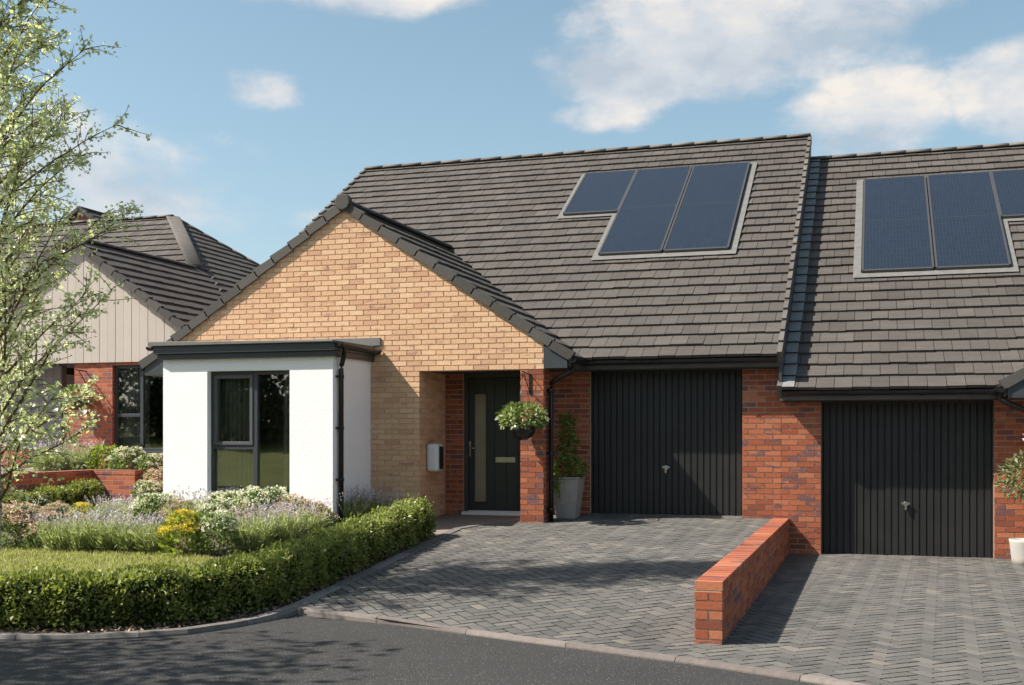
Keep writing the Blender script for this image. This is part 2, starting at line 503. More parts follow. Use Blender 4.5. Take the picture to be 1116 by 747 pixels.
def leaf_mesh(name, P, D, S, mat, parent=None, width=.55, fold=.25, N=None, tint=None, mats=None, mi=None, origin=None):
    """P leaf bases, D unit directions, S lengths: one folded diamond each"""
    n = len(P)
    P = np.asarray(P, float); D = np.asarray(D, float); S = np.asarray(S, float).reshape(-1, 1)
    if N is None:
        N = rng.normal(size=(n, 3))
    B = np.cross(D, N); B /= np.linalg.norm(B, axis=1, keepdims=True) + 1e-9
    U = np.cross(B, D)
    wid = S * width * .5
    v = np.empty((n, 4, 3))
    v[:, 0] = P
    v[:, 1] = P + D * S * .45 + B * wid + U * S * fold * .3
    v[:, 2] = P + D * S - U * S * fold * .3
    v[:, 3] = P + D * S * .45 - B * wid + U * S * fold * .3
    org = ROOTLOC[parent.name] if parent is not None else Vector(origin or (0, 0, 0))
    v -= np.array(org)
    me = bpy.data.meshes.new(name)
    me.vertices.add(n * 4); me.vertices.foreach_set('co', v.reshape(-1).astype(np.float32))
    me.loops.add(n * 4); me.loops.foreach_set('vertex_index', np.arange(n * 4, dtype=np.int32))
    me.polygons.add(n); me.polygons.foreach_set('loop_start', np.arange(0, n * 4, 4, dtype=np.int32))
    me.polygons.foreach_set('loop_total', np.full(n, 4, np.int32))
    for mn in (mats or [mat]): me.materials.append(MATS[mn])
    if mi is not None: me.polygons.foreach_set('material_index', np.asarray(mi, np.int32))
    me.update(calc_edges=True)
    at = me.attributes.new('tint', 'FLOAT', 'FACE')
    at.data.foreach_set('value', (rng.random(n) if tint is None else np.asarray(tint)).astype(np.float32))
    return link_mesh(name, me, parent, org if parent is None else None)


def unit(a):
    return a / (np.linalg.norm(a, axis=-1, keepdims=True) + 1e-9)


# ------------------------------------------------------------------ roof tiles
def tile_plane(mb, O, u, s, poly, g=.325, w=.235, t=.042, m=0, seed=0):
    """courses of overlapping tiles over the polygon poly (u, s) of the plane O + u*a + s*b"""
    O, u, s = Vector(O), Vector(u).normalized(), Vector(s).normalized()
    n = u.cross(s).normalized()
    if n.z < 0: n = -n
    rr = random.Random(seed)
    smin = min(p[1] for p in poly); smax = max(p[1] for p in poly)
    i = 0
    while smin + i * g < smax - .02:
        s0 = smin + i * g; s1 = min(s0 + g, smax)
        mid = min((s0 + s1) / 2, smax - .01)
        xs = []
        for a, b in zip(poly, poly[1:] + poly[:1]):
            if (a[1] - mid) * (b[1] - mid) < 0:
                xs.append(a[0] + (b[0] - a[0]) * (mid - a[1]) / (b[1] - a[1]))
        i += 1
        if len(xs) < 2: continue
        u0, u1 = min(xs), max(xs)
        a = math.floor(u0 / w) * w - (w / 2 if i % 2 else 0)
        tone = rr.uniform(-.08, .08)
        while a < u1:
            p, q = max(a, u0), min(a + w, u1)
            a += w
            if q - p < .02: continue
            p += .0035; q -= .0035
            j = rr.uniform(-.004, .005); jl = rr.gauss(0, .006)
            lo = t + .004 + j; hi = .010
            sA = s0 - .02 + jl; sB = s1 + .02
            tn = min(1, max(0, rr.gauss(.5, .22) + tone))
            P = lambda uu, ss, h: O + u * uu + s * ss + n * h
            mb.hull([P(p, sA, lo - t), P(q, sA, lo - t), P(q, sB, hi - t * .6), P(p, sB, hi - t * .6)],
                    [P(p, sA, lo), P(q, sA, lo), P(q, sB, hi), P(p, sB, hi)], m, tn)


def ridge_row(mb, a, b, r=.115, seg=.45, m=0, gap=.016, flat=.62, joint=None):
    a, b = Vector(a), Vector(b)
    d = (b - a); L = d.length; d.normalize()
    side = d.cross(Vector((0, 0, 1))).normalized(); up = side.cross(d).normalized()
    n = max(1, round(L / seg)); st = L / n
    for i in range(n):
        p0 = a + d * (i * st + gap / 2); p1 = a + d * ((i + 1) * st - gap / 2)
        k = random.uniform(-.0015, .002)
        prof = [(math.cos(math.pi * q / 8) * r, math.sin(math.pi * q / 8) * r * flat - .03 + k) for q in range(9)]
        ring = lambda p: [p + side * x + up * z for x, z in prof]
        mb.hull(ring(p0), ring(p1), m, smooth=True)
        if joint is not None and i < n - 1:
            q0, q1 = p1 - d * .004, p1 + d * (gap + .004)
            pj = [(x * .97, z * .97 - .001) for x, z in prof]
            mb.hull([q0 + side * x + up * z for x, z in pj], [q1 + side * x + up * z for x, z in pj], joint)


def verge_row(mb, base, top, y0, y1, h=.13, g=.325, m=0, lift=.058):
    """stepped dry verge units along a gable edge from eaves to apex in a plane of constant y"""
    base, top = Vector(base), Vector(top)
    d = top - base; L = d.length; d.normalize()
    nrm = Vector((-d.z, 0, d.x))
    if nrm.z < 0: nrm = -nrm
    n = int(L / g)
    st = L / n
    for i in range(n):
        a = base + d * (i * st - .02); b = base + d * ((i + 1) * st + .0)
        q = [a - nrm * (h - lift - .02), b - nrm * (h - lift), b + nrm * (lift - .012), a + nrm * (lift + .022)]
        mb.hull([Vector((p.x, y0, p.z)) for p in q], [Vector((p.x, y1, p.z)) for p in q], m)


def clip(poly, region):
    out = poly
    n = len(region)
    for i in range(n):
        a, c = region[i], region[(i + 1) % n]
        ex, ey = c[0] - a[0], c[1] - a[1]
        ins = lambda p: ex * (p[1] - a[1]) - ey * (p[0] - a[0]) >= 0
        res = []
        for j in range(len(out)):
            p, q = out[j], out[(j + 1) % len(out)]
            ip, iq = ins(p), ins(q)
            if ip: res.append(p)
            if ip != iq:
                dp = ex * (p[1] - a[1]) - ey * (p[0] - a[0]); dq = ex * (q[1] - a[1]) - ey * (q[0] - a[0])
                t = dp / (dp - dq)
                res.append((p[0] + (q[0] - p[0]) * t, p[1] + (q[1] - p[1]) * t))
        out = res
        if len(out) < 3: return []
    return out



PROUD = .0075


def brick_skin(mb, O, u, n, region, m=1, z0=0.0, seed=0, off=0.0, p=PROUD):
    """running bond of single bricks standing proud of the mortar, over a convex counter-clockwise region (a, z)"""
    O, u, n = Vector(O), Vector(u), Vector(n)
    rr = random.Random(seed)
    a0 = min(q[0] for q in region); a1 = max(q[0] for q in region); lo = min(q[1] for q in region); hi = max(q[1] for q in region)
    r = math.floor((lo - z0) / .075)
    while z0 + r * .075 < hi:
        zb = z0 + r * .075
        x = math.floor((a0 - off) / .225) * .225 + off - (.1125 if r % 2 else 0)
        while x < a1:
            j = lambda: rr.uniform(-.0014, .0014)
            q = clip([(x + .0058 + j(), zb + .0058 + j()), (x + .2192 + j(), zb + .0058 + j()), (x + .2192 + j(), zb + .0692 + j()), (x + .0058 + j(), zb + .0692 + j())], region)
            x += .225
            if len(q) < 3: continue
            if abs(sum(c[0] * d[1] - d[0] * c[1] for c, d in zip(q, q[1:] + q[:1]))) / 2 < .0006: continue
            cx = sum(c[0] for c in q) / len(q); cz = sum(c[1] for c in q) / len(q)
            h = p + rr.uniform(-.0015, .0015)
            P = lambda c, hh, k_: O + u * (cx + (c[0] - cx) * k_) + Vector((0, 0, cz + (c[1] - cz) * (1 - (1 - k_) * 2))) + n * hh
            mb.hull([P(c, -.004, 1) for c in q], [P(c, h, .985) for c in q], m, min(1, max(0, rr.gauss(.5, .25))))
        r += 1


# ------------------------------------------------------------------ house
TANM = .634          # pitch of the long roof
SL = math.hypot(1, TANM)
TANG = .67           # pitch of the front gable
SG = math.hypot(1, TANG)
GX, GZ, GE = -7.395, 5.01, -3.99     # gable ridge x, height, eaves x
EY, EZ = 16.1, 2.73                  # long eaves
RY = 23.66
RZ = EZ + TANM * (RY - EY)
XL, XR = -10.77, -1.245
MIR = -2.495
DZ = -.462


def gz(y):
    return max(0.0, .066 * (y - 9.2))


def window(T, parent, x0, x1, z0, z1, y, xm, ztr, sash=True, curtains=((-.05, .46), (.80, 1.08)), depth=2.2):
    f = MB(T)
    fw = .055
    d0, d1 = y, y + .07
    f.box(x0, x0 + fw, d0, d1, z0, z1); f.box(x1 - fw, x1, d0, d1, z0, z1)
    f.box(x0 + fw, x1 - fw, d0, d1, z1 - fw, z1); f.box(x0 + fw, x1 - fw, d0, d1, z0, z0 + fw)
    f.box(xm - .035, xm + .035, d0 + .001, d1, z0 + fw, z1 - fw)
    a, b = (x0 + fw, xm - .035)
    f.box(a, b, d0 + .002, d1, ztr - .032, ztr + .032)
    f.box(x0 - .03, x1 + .03, y - .15, y + .02, z0 - .045, z0 - .004)         # sill
    w = f.build('window', 'anthracite', parent, bevel=.004)
    if sash:
        q = MB(T)
        sw = .045
        for za, zb in ((ztr + .033, z1 - fw - .001),):
            q.box(a + .001, a + sw, d0 - .012, d1 - .01, za, zb); q.box(b - sw, b - .001, d0 - .012, d1 - .01, za, zb)
            q.box(a + sw, b - sw, d0 - .012, d1 - .01, zb - sw, zb); q.box(a + sw, b - sw, d0 - .012, d1 - .01, za, za + sw)
        q.build('sash', 'sash_grey', w, bevel=.003)
    for pa, pb, za, zb in ((a, b, ztr + .03, z1 - fw), (a, b, z0 + fw, ztr - .03), (xm + .035, x1 - fw, z0 + fw, z1 - fw)):
        p = MB(T); p.box(pa + .003, pb - .003, d0 + .035, d0 + .041, za + .003, zb - .003)
        p.build('pane', 'window_glass', w)
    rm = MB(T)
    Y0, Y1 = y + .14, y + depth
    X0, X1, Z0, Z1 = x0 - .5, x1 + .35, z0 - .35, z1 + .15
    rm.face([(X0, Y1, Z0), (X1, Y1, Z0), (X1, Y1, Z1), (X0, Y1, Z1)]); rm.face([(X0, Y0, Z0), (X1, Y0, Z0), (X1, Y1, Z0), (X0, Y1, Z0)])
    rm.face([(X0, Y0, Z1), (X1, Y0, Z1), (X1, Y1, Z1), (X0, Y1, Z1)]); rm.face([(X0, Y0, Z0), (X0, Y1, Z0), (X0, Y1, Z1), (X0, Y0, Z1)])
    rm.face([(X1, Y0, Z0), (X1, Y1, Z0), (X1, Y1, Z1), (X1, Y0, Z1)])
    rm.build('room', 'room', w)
    for c0, c1 in curtains:
        c = MB(T)
        xa, xb = x0 + (x1 - x0) * c0, x0 + (x1 - x0) * c1
        n = max(6, int((xb - xa) / .012))
        pts = [(xa + (xb - xa) * i / n, y + .20 + .028 * math.sin(i * 1.05) + .01 * math.sin(i * .37)) for i in range(n + 1)]
        for (p, q) in zip(pts, pts[1:]):
            c.face([(p[0], p[1], z0 - .02), (q[0], q[1], z0 - .02), (q[0], q[1], z1 + .05), (p[0], p[1], z1 + .05)], smooth=True)
        c.build('curtain', 'curtain', w, recalc=False)
    return w


def build_house(T, name, label, full, seedbase):
    loc = T((-5.0, 16.0, .45))
    H = thing(name, loc, label, 'house')
    M = lambda: MB(T)
    # ---- walls
    gtop = lambda x: GZ - TANG * abs(x - GX) - .06
    b = M()
    b.prism_y([(-10.41, -.1), (-6.218 - PROUD, -.1), (-6.218 - PROUD, 2.565), (-4.376, 2.565), (-4.376, gtop(-4.376)), (GX, GZ - .06), (-10.41, gtop(-10.41))], 15.45 + PROUD, 15.66)
    b.box(-6.45, -6.218 - PROUD, 15.66, 16.5, -.1, 2.62)                 # porch side wall
    sk = dict(m=1, z0=.015)
    FY_ = (0, 15.45 + PROUD, 0)
    gt = lambda x: gtop(x) - .0
    brick_skin(b, FY_, (1, 0, 0), (0, -1, 0), [(-10.41, 2.565), (-4.376, 2.565), (-4.376, gt(-4.376)), (GX, GZ - .06), (-10.41, gt(-10.41))], seed=seedbase, **sk)
    brick_skin(b, FY_, (1, 0, 0), (0, -1, 0), [(-6.98, .3), (-6.218, .3), (-6.218, 2.565), (-6.98, 2.565)], seed=seedbase + 1, **sk)
    brick_skin(b, FY_, (1, 0, 0), (0, -1, 0), [(-10.41, .3), (-9.55, .3), (-9.55, 2.565), (-10.41, 2.565)], seed=seedbase + 2, **sk)
    brick_skin(b, (-6.218 - PROUD, 0, 0), (0, 1, 0), (1, 0, 0), [(15.452, .3), (16.497, .3), (16.497, 2.565), (15.452, 2.565)], seed=seedbase + 3, off=.06, **sk)
    b.build('gable_wall', ['buff_mortar', 'buff_unit'], H)
    b = M()
    b.box(-4.713 + PROUD, -4.376 - PROUD, 15.45 + PROUD, 15.787 - PROUD, .1, 2.562)
    brick_skin(b, (0, 15.45 + PROUD, 0), (1, 0, 0), (0, -1, 0), [(-4.713, .1), (-4.376, .1), (-4.376, 2.562), (-4.713, 2.562)], seed=seedbase + 4, off=-4.713, **sk)
    brick_skin(b, (-4.376 - PROUD, 0, 0), (0, 1, 0), (1, 0, 0), [(15.452, .1), (15.787, .1), (15.787, 2.562), (15.452, 2.562)], seed=seedbase + 5, off=15.45 + .1125, **sk)
    brick_skin(b, (-4.713 + PROUD, 0, 0), (0, 1, 0), (-1, 0, 0), [(15.452, .1), (15.787, .1), (15.787, 2.562), (15.452, 2.562)], seed=seedbase + 6, off=15.45, **sk)
    b.build('brick_pillar', ['red_mortar', 'red_unit'], H)
    b = M()
    b.box(-6.45, -5.935, 16.5, 16.72, -.1, 2.66); b.box(-5.935, -4.925, 16.5, 16.72, 2.58, 2.66)
    b.box(-4.925, -3.972, 16.5, 16.72, -.1, 2.66)
    for ra, rb in ((-6.21, -5.935), (-4.925, -3.972)):
        brick_skin(b, (0, 16.5, 0), (1, 0, 0), (0, -1, 0), [(ra, .3), (rb, .3), (rb, 2.66), (ra, 2.66)], seed=seedbase + 7, off=.05, **sk)
    b.build('porch_wall', ['red_mortar', 'red_unit'], H)
    b = M()
    b.box(-1.775, XR - .001, 16.385, 16.72, -.5, 2.569)
    brick_skin(b, (0, 16.385, 0), (1, 0, 0), (0, -1, 0), [(-1.775, -.05), (XR - .001, -.05), (XR - .001, 2.569), (-1.775, 2.569)], seed=seedbase + 8, off=XR, m=1, z0=-DZ * 0 + (.015 if full else .015 + .462 % .075))
    b.build('garage_wall', ['red_mortar', 'red_unit'], H)
    b = M()
    b.box(-10.41, -10.2, 15.66, 31.0, -.3, 2.75); b.box(-10.2, XR - .1, 30.8, 31.0, -.3, 2.75)
    b.prism_x([(16.72, -.3), (30.8, -.3), (30.8, 2.6), (RY, RZ - .25), (16.72, 2.85)], XR - .09, XR - .002)
    b.prism_x([(15.7, 2.2), (31.0, 2.2), (RY, RZ - .2)], -10.40, -10.21)
    b.build('side_wall', 'red_brick', H)
    b = M(); b.box(-6.218, -4.0, 15.67, 16.5, 2.575, 2.60)
    b.build('porch_ceiling', 'soffit_grey', H)
    # ---- main roof
    b = M()
    zb = lambda y: EZ - .05 + TANM * (y - EY)
    b.prism_x([(EY + .04, zb(EY + .04)), (RY, zb(RY)), (31.2, zb(EY + .04)), (31.2, zb(EY + .04) - .12), (RY, zb(RY) - .12), (EY + .04, zb(EY + .04) - .12)], XL + .03, XR - .004)
    b.face([(XL, RY, RZ + .02), (XR, RY, RZ + .02), (XR, 31.3, EZ - .05), (XL, 31.3, EZ - .05)])
    tile_plane(b, (XL, EY, EZ), (1, 0, 0), (0, 1, TANM), [(0, 0), (XR - XL, 0), (XR - XL, (RY - EY) * SL), (0, (RY - EY) * SL)], seed=seedbase)
    roof = b.build('main_roof', 'roof_tile', H)
    b = M(); ridge_row(b, (XL - .03, RY, RZ + .035), (XR + .02, RY, RZ + .035), joint=1)
    b.build('ridge_tiles', ['ridge_tile', 'pale_flashing'], roof)
    n = 27; st = (RY - EY) * SL / n
    dv = Vector((0, 1, TANM)).normalized(); nv = Vector((0, -TANM, 1)).normalized()
    for xx in (XR, XL):
        b = M()
        for i in range(n):
            a = Vector((xx, EY, EZ)) + dv * (i * st - .02); c = Vector((xx, EY, EZ)) + dv * ((i + 1) * st)
            w0, w1 = (-.035, .03) if xx == XR else (-.03, .035)
            q = [a - nv * .10, c - nv * .11, c + nv * .036, a + nv * .072]
            b.hull([p + Vector((w0, 0, 0)) for p in q], [p + Vector((w1, 0, 0)) for p in q])
        b.build('verge_caps', 'ridge_tile', roof)
    # ---- gable roof
    b = M()
    ymeet = EY + (GZ - EZ) / TANM
    for sgn in (1, -1):
        ex = GX + sgn * (GX - GE) * -1
        L = abs(GX - GE) * SG
        yb = ymeet + .2 if sgn > 0 else ymeet + .2
        tile_plane(b, (ex, 15.42, EZ), (0, 1, 0), (-sgn, 0, TANG), [(0, 0), (1.0, 0), (yb - 15.42, L), (0, L)] if sgn > 0 else [(0, 0), (yb - 15.42, 0), (yb - 15.42, L), (0, L)], seed=seedbase + 5 + sgn)
        za = EZ - .05; zt = GZ - .05
        b.hull([(ex, 15.46, za), (GX, 15.46, zt), (GX, 15.46, zt - .1), (ex, 15.46, za - .1)],
               [(ex, 16.4 if sgn > 0 else 22, za), (GX, yb, zt), (GX, yb, zt - .1), (ex, 16.4 if sgn > 0 else 22, za - .1)])
    gr = b.build('gable_roof', 'roof_tile', H)
    b = M(); ridge_row(b, (GX, 15.43, GZ + .04), (GX, ymeet + .05, GZ + .04), r=.125)
    b.build('ridge_tiles', 'verge_unit', gr)
    b = M()
    for ex in (GE, 2 * GX - GE):
        verge_row(b, (ex, 0, EZ), (GX, 0, GZ), 15.408, 15.50, h=.130)
    b.build('verge_units', 'verge_unit', gr)
    b = M()
    ring = lambda y, r: [(GX + r * math.cos(2 * math.pi * q / 20), y, GZ + .03 + r * math.sin(2 * math.pi * q / 20)) for q in range(20)]
    b.hull(ring(15.375, .118), ring(15.46, .13))
    b.build('ridge_end_cap', 'verge_unit', gr, bevel=.012)
    # ---- eaves: boxes, fascia, gutters
    for s_ in (0, 1):
        b = M()
        X = (lambda x: x) if s_ == 0 else (lambda x: 2 * GX - x)
        b.prism_y([(X(-4.374), 2.572), (X(-4.035), 2.572), (X(-4.035), 2.70), (X(-4.374), 2.91)], 15.435, 16.30 if s_ == 0 else 22)
        b.build('eaves_box', 'anthracite', H, bevel=.004)
    b = M()
    b.box(-4.034, XR - .02, 16.20, 16.224, 2.572, 2.715)
    b.box(-4.034, XR - .02, 16.225, 16.498, 2.572, 2.59)
    b.build('fascia', 'anthracite', H, bevel=.004)
    cur = [M()]

    def half_gutter(p0, p1, r=.058, b=None):
        b = b or cur[0]
        p0, p1 = Vector(p0), Vector(p1); d = (p1 - p0).normalized(); sd_ = d.cross(Vector((0, 0, 1)))
        prof = [(math.cos(a), math.sin(a)) for a in [math.pi + math.pi * q / 8 for q in range(9)]]
        full_ = [(r * c, r * s__) for c, s__ in prof] + [(r * .86 * c, r * .86 * s__ + .002) for c, s__ in reversed(prof)]
        b.hull([p0 + sd_ * x + Vector((0, 0, z)) for x, z in full_], [p1 + sd_ * x + Vector((0, 0, z)) for x, z in full_])
        L = (p1 - p0).length
        nb = max(1, int(L / .85))
        for i in range(nb + 1):
            c = p0 + d * (.05 + (L - .1) * i / nb)
            o2 = [(r * 1.12 * q, r * 1.12 * s__) for q, s__ in prof]
            b.hull([c - d * .022 + sd_ * x + Vector((0, 0, z)) for x, z in o2], [c + d * .022 + sd_ * x + Vector((0, 0, z)) for x, z in o2])
    half_gutter((-3.97, 16.135, 2.705), (XR - .03, 16.135, 2.705)); b = cur[0]
    half_gutter((-3.955, 15.40, 2.70), (-3.955, 16.12, 2.70))
    b.build('gutter', 'black_plastic', H); cur[0] = b = M()
    half_gutter((2 * GX + 3.955, 15.42, 2.70), (2 * GX + 3.955, 22, 2.70))
    b.build('gutter', 'black_plastic', H)
    b = M()
    b.tube([(-3.97, 15.50, 2.66), (-3.97, 15.50, 2.565), (-4.0, 15.51, 2.53), (-4.25, 15.59, 2.42), (-4.315, 15.615, 2.37), (-4.318, 15.617, 2.30), (-4.318, 15.617, .40)], .035, 12)
    for z in (2.28, 1.4, .62):
        b.tube([(-4.318, 15.617, z - .025), (-4.318, 15.617, z + .025)], .042, 12); b.box(-4.376, -4.30, 15.60, 15.63, z - .018, z + .018)
    b.build('downpipe', 'black_plastic', H)
    # ---- garage door
    g = M()
    x0, x1, z0, z1 = -3.972, -1.775, .478, 2.572
    g.box(x0, x1, 16.600, 16.62, z0, z1)
    n = 24; st = (x1 - x0 - .04) / n
    for i in range(n):
        a = x0 + .02 + i * st
        w = .012
        g.hull([(a + w * .4, 16.600, z0 + .012), (a + w, 16.582, z0 + .012), (a + st - w, 16.582, z0 + .012), (a + st - w * .4, 16.600, z0 + .012)],
               [(a + w * .4, 16.600, z1 - .03), (a + w, 16.582, z1 - .03), (a + st - w, 16.582, z1 - .03), (a + st - w * .4, 16.600, z1 - .03)])
    g.box(x0, x0 + .022, 16.56, 16.599, z0, z1); g.box(x1 - .022, x1, 16.56, 16.599, z0, z1)
    g.box(x0 + .023, x1 - .023, 16.56, 16.599, z1 - .03, z1)
    gd = g.build('garage_door', 'garage_black', H)
    h = M()
    cx, cz = -2.872, 1.185
    h.hull([(cx + .042 * math.cos(t), 16.580, cz + .042 * math.sin(t)) for t in np.linspace(0, 2 * math.pi, 17)[:-1]],
           [(cx + .034 * math.cos(t), 16.555, cz + .034 * math.sin(t)) for t in np.linspace(0, 2 * math.pi, 17)[:-1]])
    h.box(cx - .055, cx + .055, 16.535, 16.556, cz - .005, cz + .022); h.box(cx - .014, cx + .014, 16.53, 16.557, cz - .075, cz - .005)
    h.build('handle', 'chrome', gd, bevel=.004)
    # ---- front door
    f = M()
    dx0, dx1, dz0, dz1 = -5.932, -4.928, .487, 2.578
    f.box(dx0, dx0 + .062, 16.55, 16.63, dz0, dz1); f.box(dx1 - .062, dx1, 16.55, 16.63, dz0, dz1); f.box(dx0 + .062, dx1 - .062, 16.55, 16.63, dz1 - .062, dz1)
    fr = f.build('front_door', 'anthracite', H, bevel=.004)
    f = M()
    lx0, lx1, lz0, lz1 = dx0 + .066, dx1 - .066, dz0 + .035, dz1 - .066
    gx0, gx1, gz0, gz1 = -5.775, -5.595, .655, 2.27
    yf = 16.575
    f.box(lx0, gx0, yf, 16.62, lz0, lz1); f.box(gx0, gx1, yf, 16.62, lz0, gz0); f.box(gx0, gx1, yf, 16.62, gz1, lz1)
    xs = [gx1, -5.46, -5.27, -5.09, lx1]
    for a, c in zip(xs, xs[1:]):
        f.box(a + .003, c - .003, yf, 16.612, lz0, lz1)
    f.box(gx1, lx1, yf + .008, 16.62, lz0, lz1)
    for a, c, d, e in ((gx0 - .022, gx0, gz0 - .022, gz1 + .022), (gx1, gx1 + .022, gz0 - .022, gz1 + .022)):
        f.box(a, c, yf - .008, yf - .0005, d, e)
    f.box(gx0, gx1, yf - .008, yf - .0005, gz1, gz1 + .022); f.box(gx0, gx1, yf - .008, yf - .0005, gz0 - .022, gz0)
    f.build('door_leaf', 'door_paint', fr, bevel=.003)
    f = M(); f.box(gx0, gx1, yf + .012, yf + .02, gz0, gz1); f.build('glazing_strip', 'frosted_glass', fr)
    f = M(); f.box(-5.44, -5.13, yf - .014, yf - .001, 1.245, 1.325); f.box(-5.42, -5.15, yf - .019, yf - .0145, 1.26, 1.31); f.build('letterbox', 'brass_satin', fr, bevel=.004)
    f = M(); f.box(-5.862, -5.832, yf - .012, yf - .001, 1.33, 1.56); f.tube([(-5.847, yf - .012, 1.46), (-5.847, yf - .055, 1.46), (-5.745, yf - .06, 1.455)], .0095, 10)
    f.tube([(-5.847, yf - .012, 1.38), (-5.847, yf - .02, 1.38)], .014, 10)
    f.build('handle', 'chrome', fr, bevel=.002)
    f = M(); f.box(dx0 - .01, dx1 + .01, 16.44, 16.545, dz0 - .03, dz0 + .022); f.box(dx0 + .063, dx1 - .063, 16.546, 16.63, dz0 - .03, dz0 + .033); f.build('threshold', 'aluminium', fr, bevel=.004)
    # ---- solar panels and their flashing
    P0 = Vector((0, EY, EZ))
    pv = lambda x, s_, hgt: Vector((x, 0, 0)) + P0 + dv * s_ + nv * hgt
    ss = lambda y: (y - EY) * SL
    fl = M()
    fs = lambda x0_, x1_, s0_, s1_, h0=.054, h1=.060: fl.hull([pv(x0_, s0_, h0), pv(x1_, s0_, h0), pv(x1_, s1_, h0), pv(x0_, s1_, h0)], [pv(x0_, s0_, h1), pv(x1_, s0_, h1), pv(x1_, s1_, h1), pv(x0_, s1_, h1)])
    b0, t0, m0 = ss(19.06), ss(22.42), ss(20.66)
    fs(-4.535, -2.15, b0 - .17, b0 - .002)                     # below the tall pair
    fs(-2.265, -2.15, b0, t0 + .02)                            # right side
    fs(-4.535, -4.422, b0, m0 - .13)               # left side of the tall pair
    fs(-5.565, -4.422, m0 - .128, m0 - .002)                   # below the single
    fs(-5.565, -5.455, m0, t0 + .02)
    fs(-5.565, -2.15, t0 + .022, t0 + .08)
    fl.build('panel_flashing', 'pale_flashing', H)
    for (xa, xb, sa, sb, mid) in ((-5.45, -4.445, m0, t0, None), (-4.415, -3.375, b0, t0, m0 + .07), (-3.325, -2.285, b0, t0, m0 + .07)):
        b = M()
        segs = [(sa + .02, sb - .02)] if mid is None else [(sa + .02, mid - .006), (mid + .006, sb - .02)]
        for s0_, s1_ in segs:
            q = [(xa + .012, s0_), (xb - .012, s0_), (xb - .012, s1_), (xa + .012, s1_)]
            b.hull([pv(x, s_, .03) for x, s_ in q], [pv(x, s_, .104) for x, s_ in q])
        pan = b.build('solar_panel', 'solar_cell', H)
        b = M()
        for xx in (xa, xb):
            w0 = .022
            b.hull([pv(xx - w0, sa, .02), pv(xx + w0 * .5, sa, .02), pv(xx + w0 * .5, sb, .02), pv(xx - w0, sb, .02)],
                   [pv(xx - w0, sa, .110), pv(xx + w0 * .5, sa, .110), pv(xx + w0 * .5, sb, .110), pv(xx - w0, sb, .110)])
        b.hull([pv(xa, sa - .02, .02), pv(xb, sa - .02, .02), pv(xb, sa + .02, .02), pv(xa, sa + .02, .02)], [pv(xa, sa - .02, .103), pv(xb, sa - .02, .103), pv(xb, sa + .02, .1055), pv(xa, sa + .02, .1055)])
        if mid is not None:
            b.hull([pv(xa + .02, mid - .005, .02), pv(xb - .02, mid - .005, .02), pv(xb - .02, mid + .005, .02), pv(xa + .02, mid + .005, .02)],
                   [pv(xa + .02, mid - .005, .1047), pv(xb - .02, mid - .005, .1047), pv(xb - .02, mid + .005, .1047), pv(xa + .02, mid + .005, .1047)])
        b.build('panel_frame', 'panel_frame', pan)
    # ---- bay
    bx0, bx1, by = -9.61, -6.973, 14.22
    wx0, wx1, wz0, wz1 = -8.90, -7.62, .62, 2.545
    b = M()
    b.box(bx0, wx0, by, by + .2, .1, 2.76); b.box(wx1, bx1, by, by + .2, .1, 2.76)
    b.box(wx0, wx1, by, by + .2, wz1, 2.76); b.box(wx0, wx1, by, by + .2, .1, wz0 - .05)
    b.box(bx0, bx0 + .2, by + .2, 15.449, .1, 2.76); b.box(bx1 - .2, bx1, by + .2, 15.449, .1, 2.76)
    bay = b.build('bay_wall', 'white_render', H)
    window(T, H, wx0, wx1, wz0, wz1, by + .10, -8.205, 1.485, True)
    b = M()
    b.box(bx0 - .06, bx1 + .06, by - .06, 15.448, 2.715, 2.79)          # lower fascia step
    b.box(bx0 - .10, bx1 + .075, by - .10, 15.448, 2.791, 2.90)
    b.build('bay_fascia', 'anthracite', H, bevel=.005)
    b = M()
    b.hull([(bx0 - .16, by - .14, 2.901), (bx1 + .07, by - .14, 2.901), (bx1 + .07, 15.447, 2.901), (bx0 - .16, 15.447, 2.901)],
           [(bx0 - .16, by - .14, 2.965), (bx1 + .07, by - .14, 2.925), (bx1 + .07, 15.447, 2.935), (bx0 - .16, 15.447, 2.975)])
    b.box(bx0 - .1, bx1 + .16, 15.425, 15.447, 2.94, 3.06)                 # upstand flashing
    b.build('bay_flat_roof', 'bay_trim', H, bevel=.006)
    b = M()
    half_gutter((bx1 + .125, by - .10, 2.895), (bx1 + .125, 15.44, 2.875), .06, b)
    b.build('bay_gutter', 'black_plastic', H); b = M()
    half_gutter((bx0 - .17, by - .10, 2.895), (bx0 - .17, 15.44, 2.885), .05, b)
    b.build('bay_gutter', 'black_plastic', H); b = M()
    b.tube([(bx1 + .12, by + .10, 2.85), (bx1 + .12, by + .10, 2.76), (bx1 + .10, by + .12, 2.70), (bx1 + .055, by + .15, 2.60), (bx1 + .05, by + .155, 2.55), (bx1 + .05, by + .155, .35)], .034, 12)
    for z in (2.45, 1.75, 1.05):
        b.tube([(bx1 + .05, by + .155, z - .02), (bx1 + .05, by + .155, z + .02)], .041, 12); b.box(bx1 + .001, bx1 + .05, by + .08, by + .17, z - .012, z + .012)
    b.build('bay_downpipe', 'black_plastic', H); b = M()
    b.tube([(bx0 - .10, by + .30, 2.70), (bx0 - .06, by + .35, 2.6), (bx0 - .05, by + .35, .3)], .034, 12)
    b.build('bay_downpipe', 'black_plastic', H)
    return H


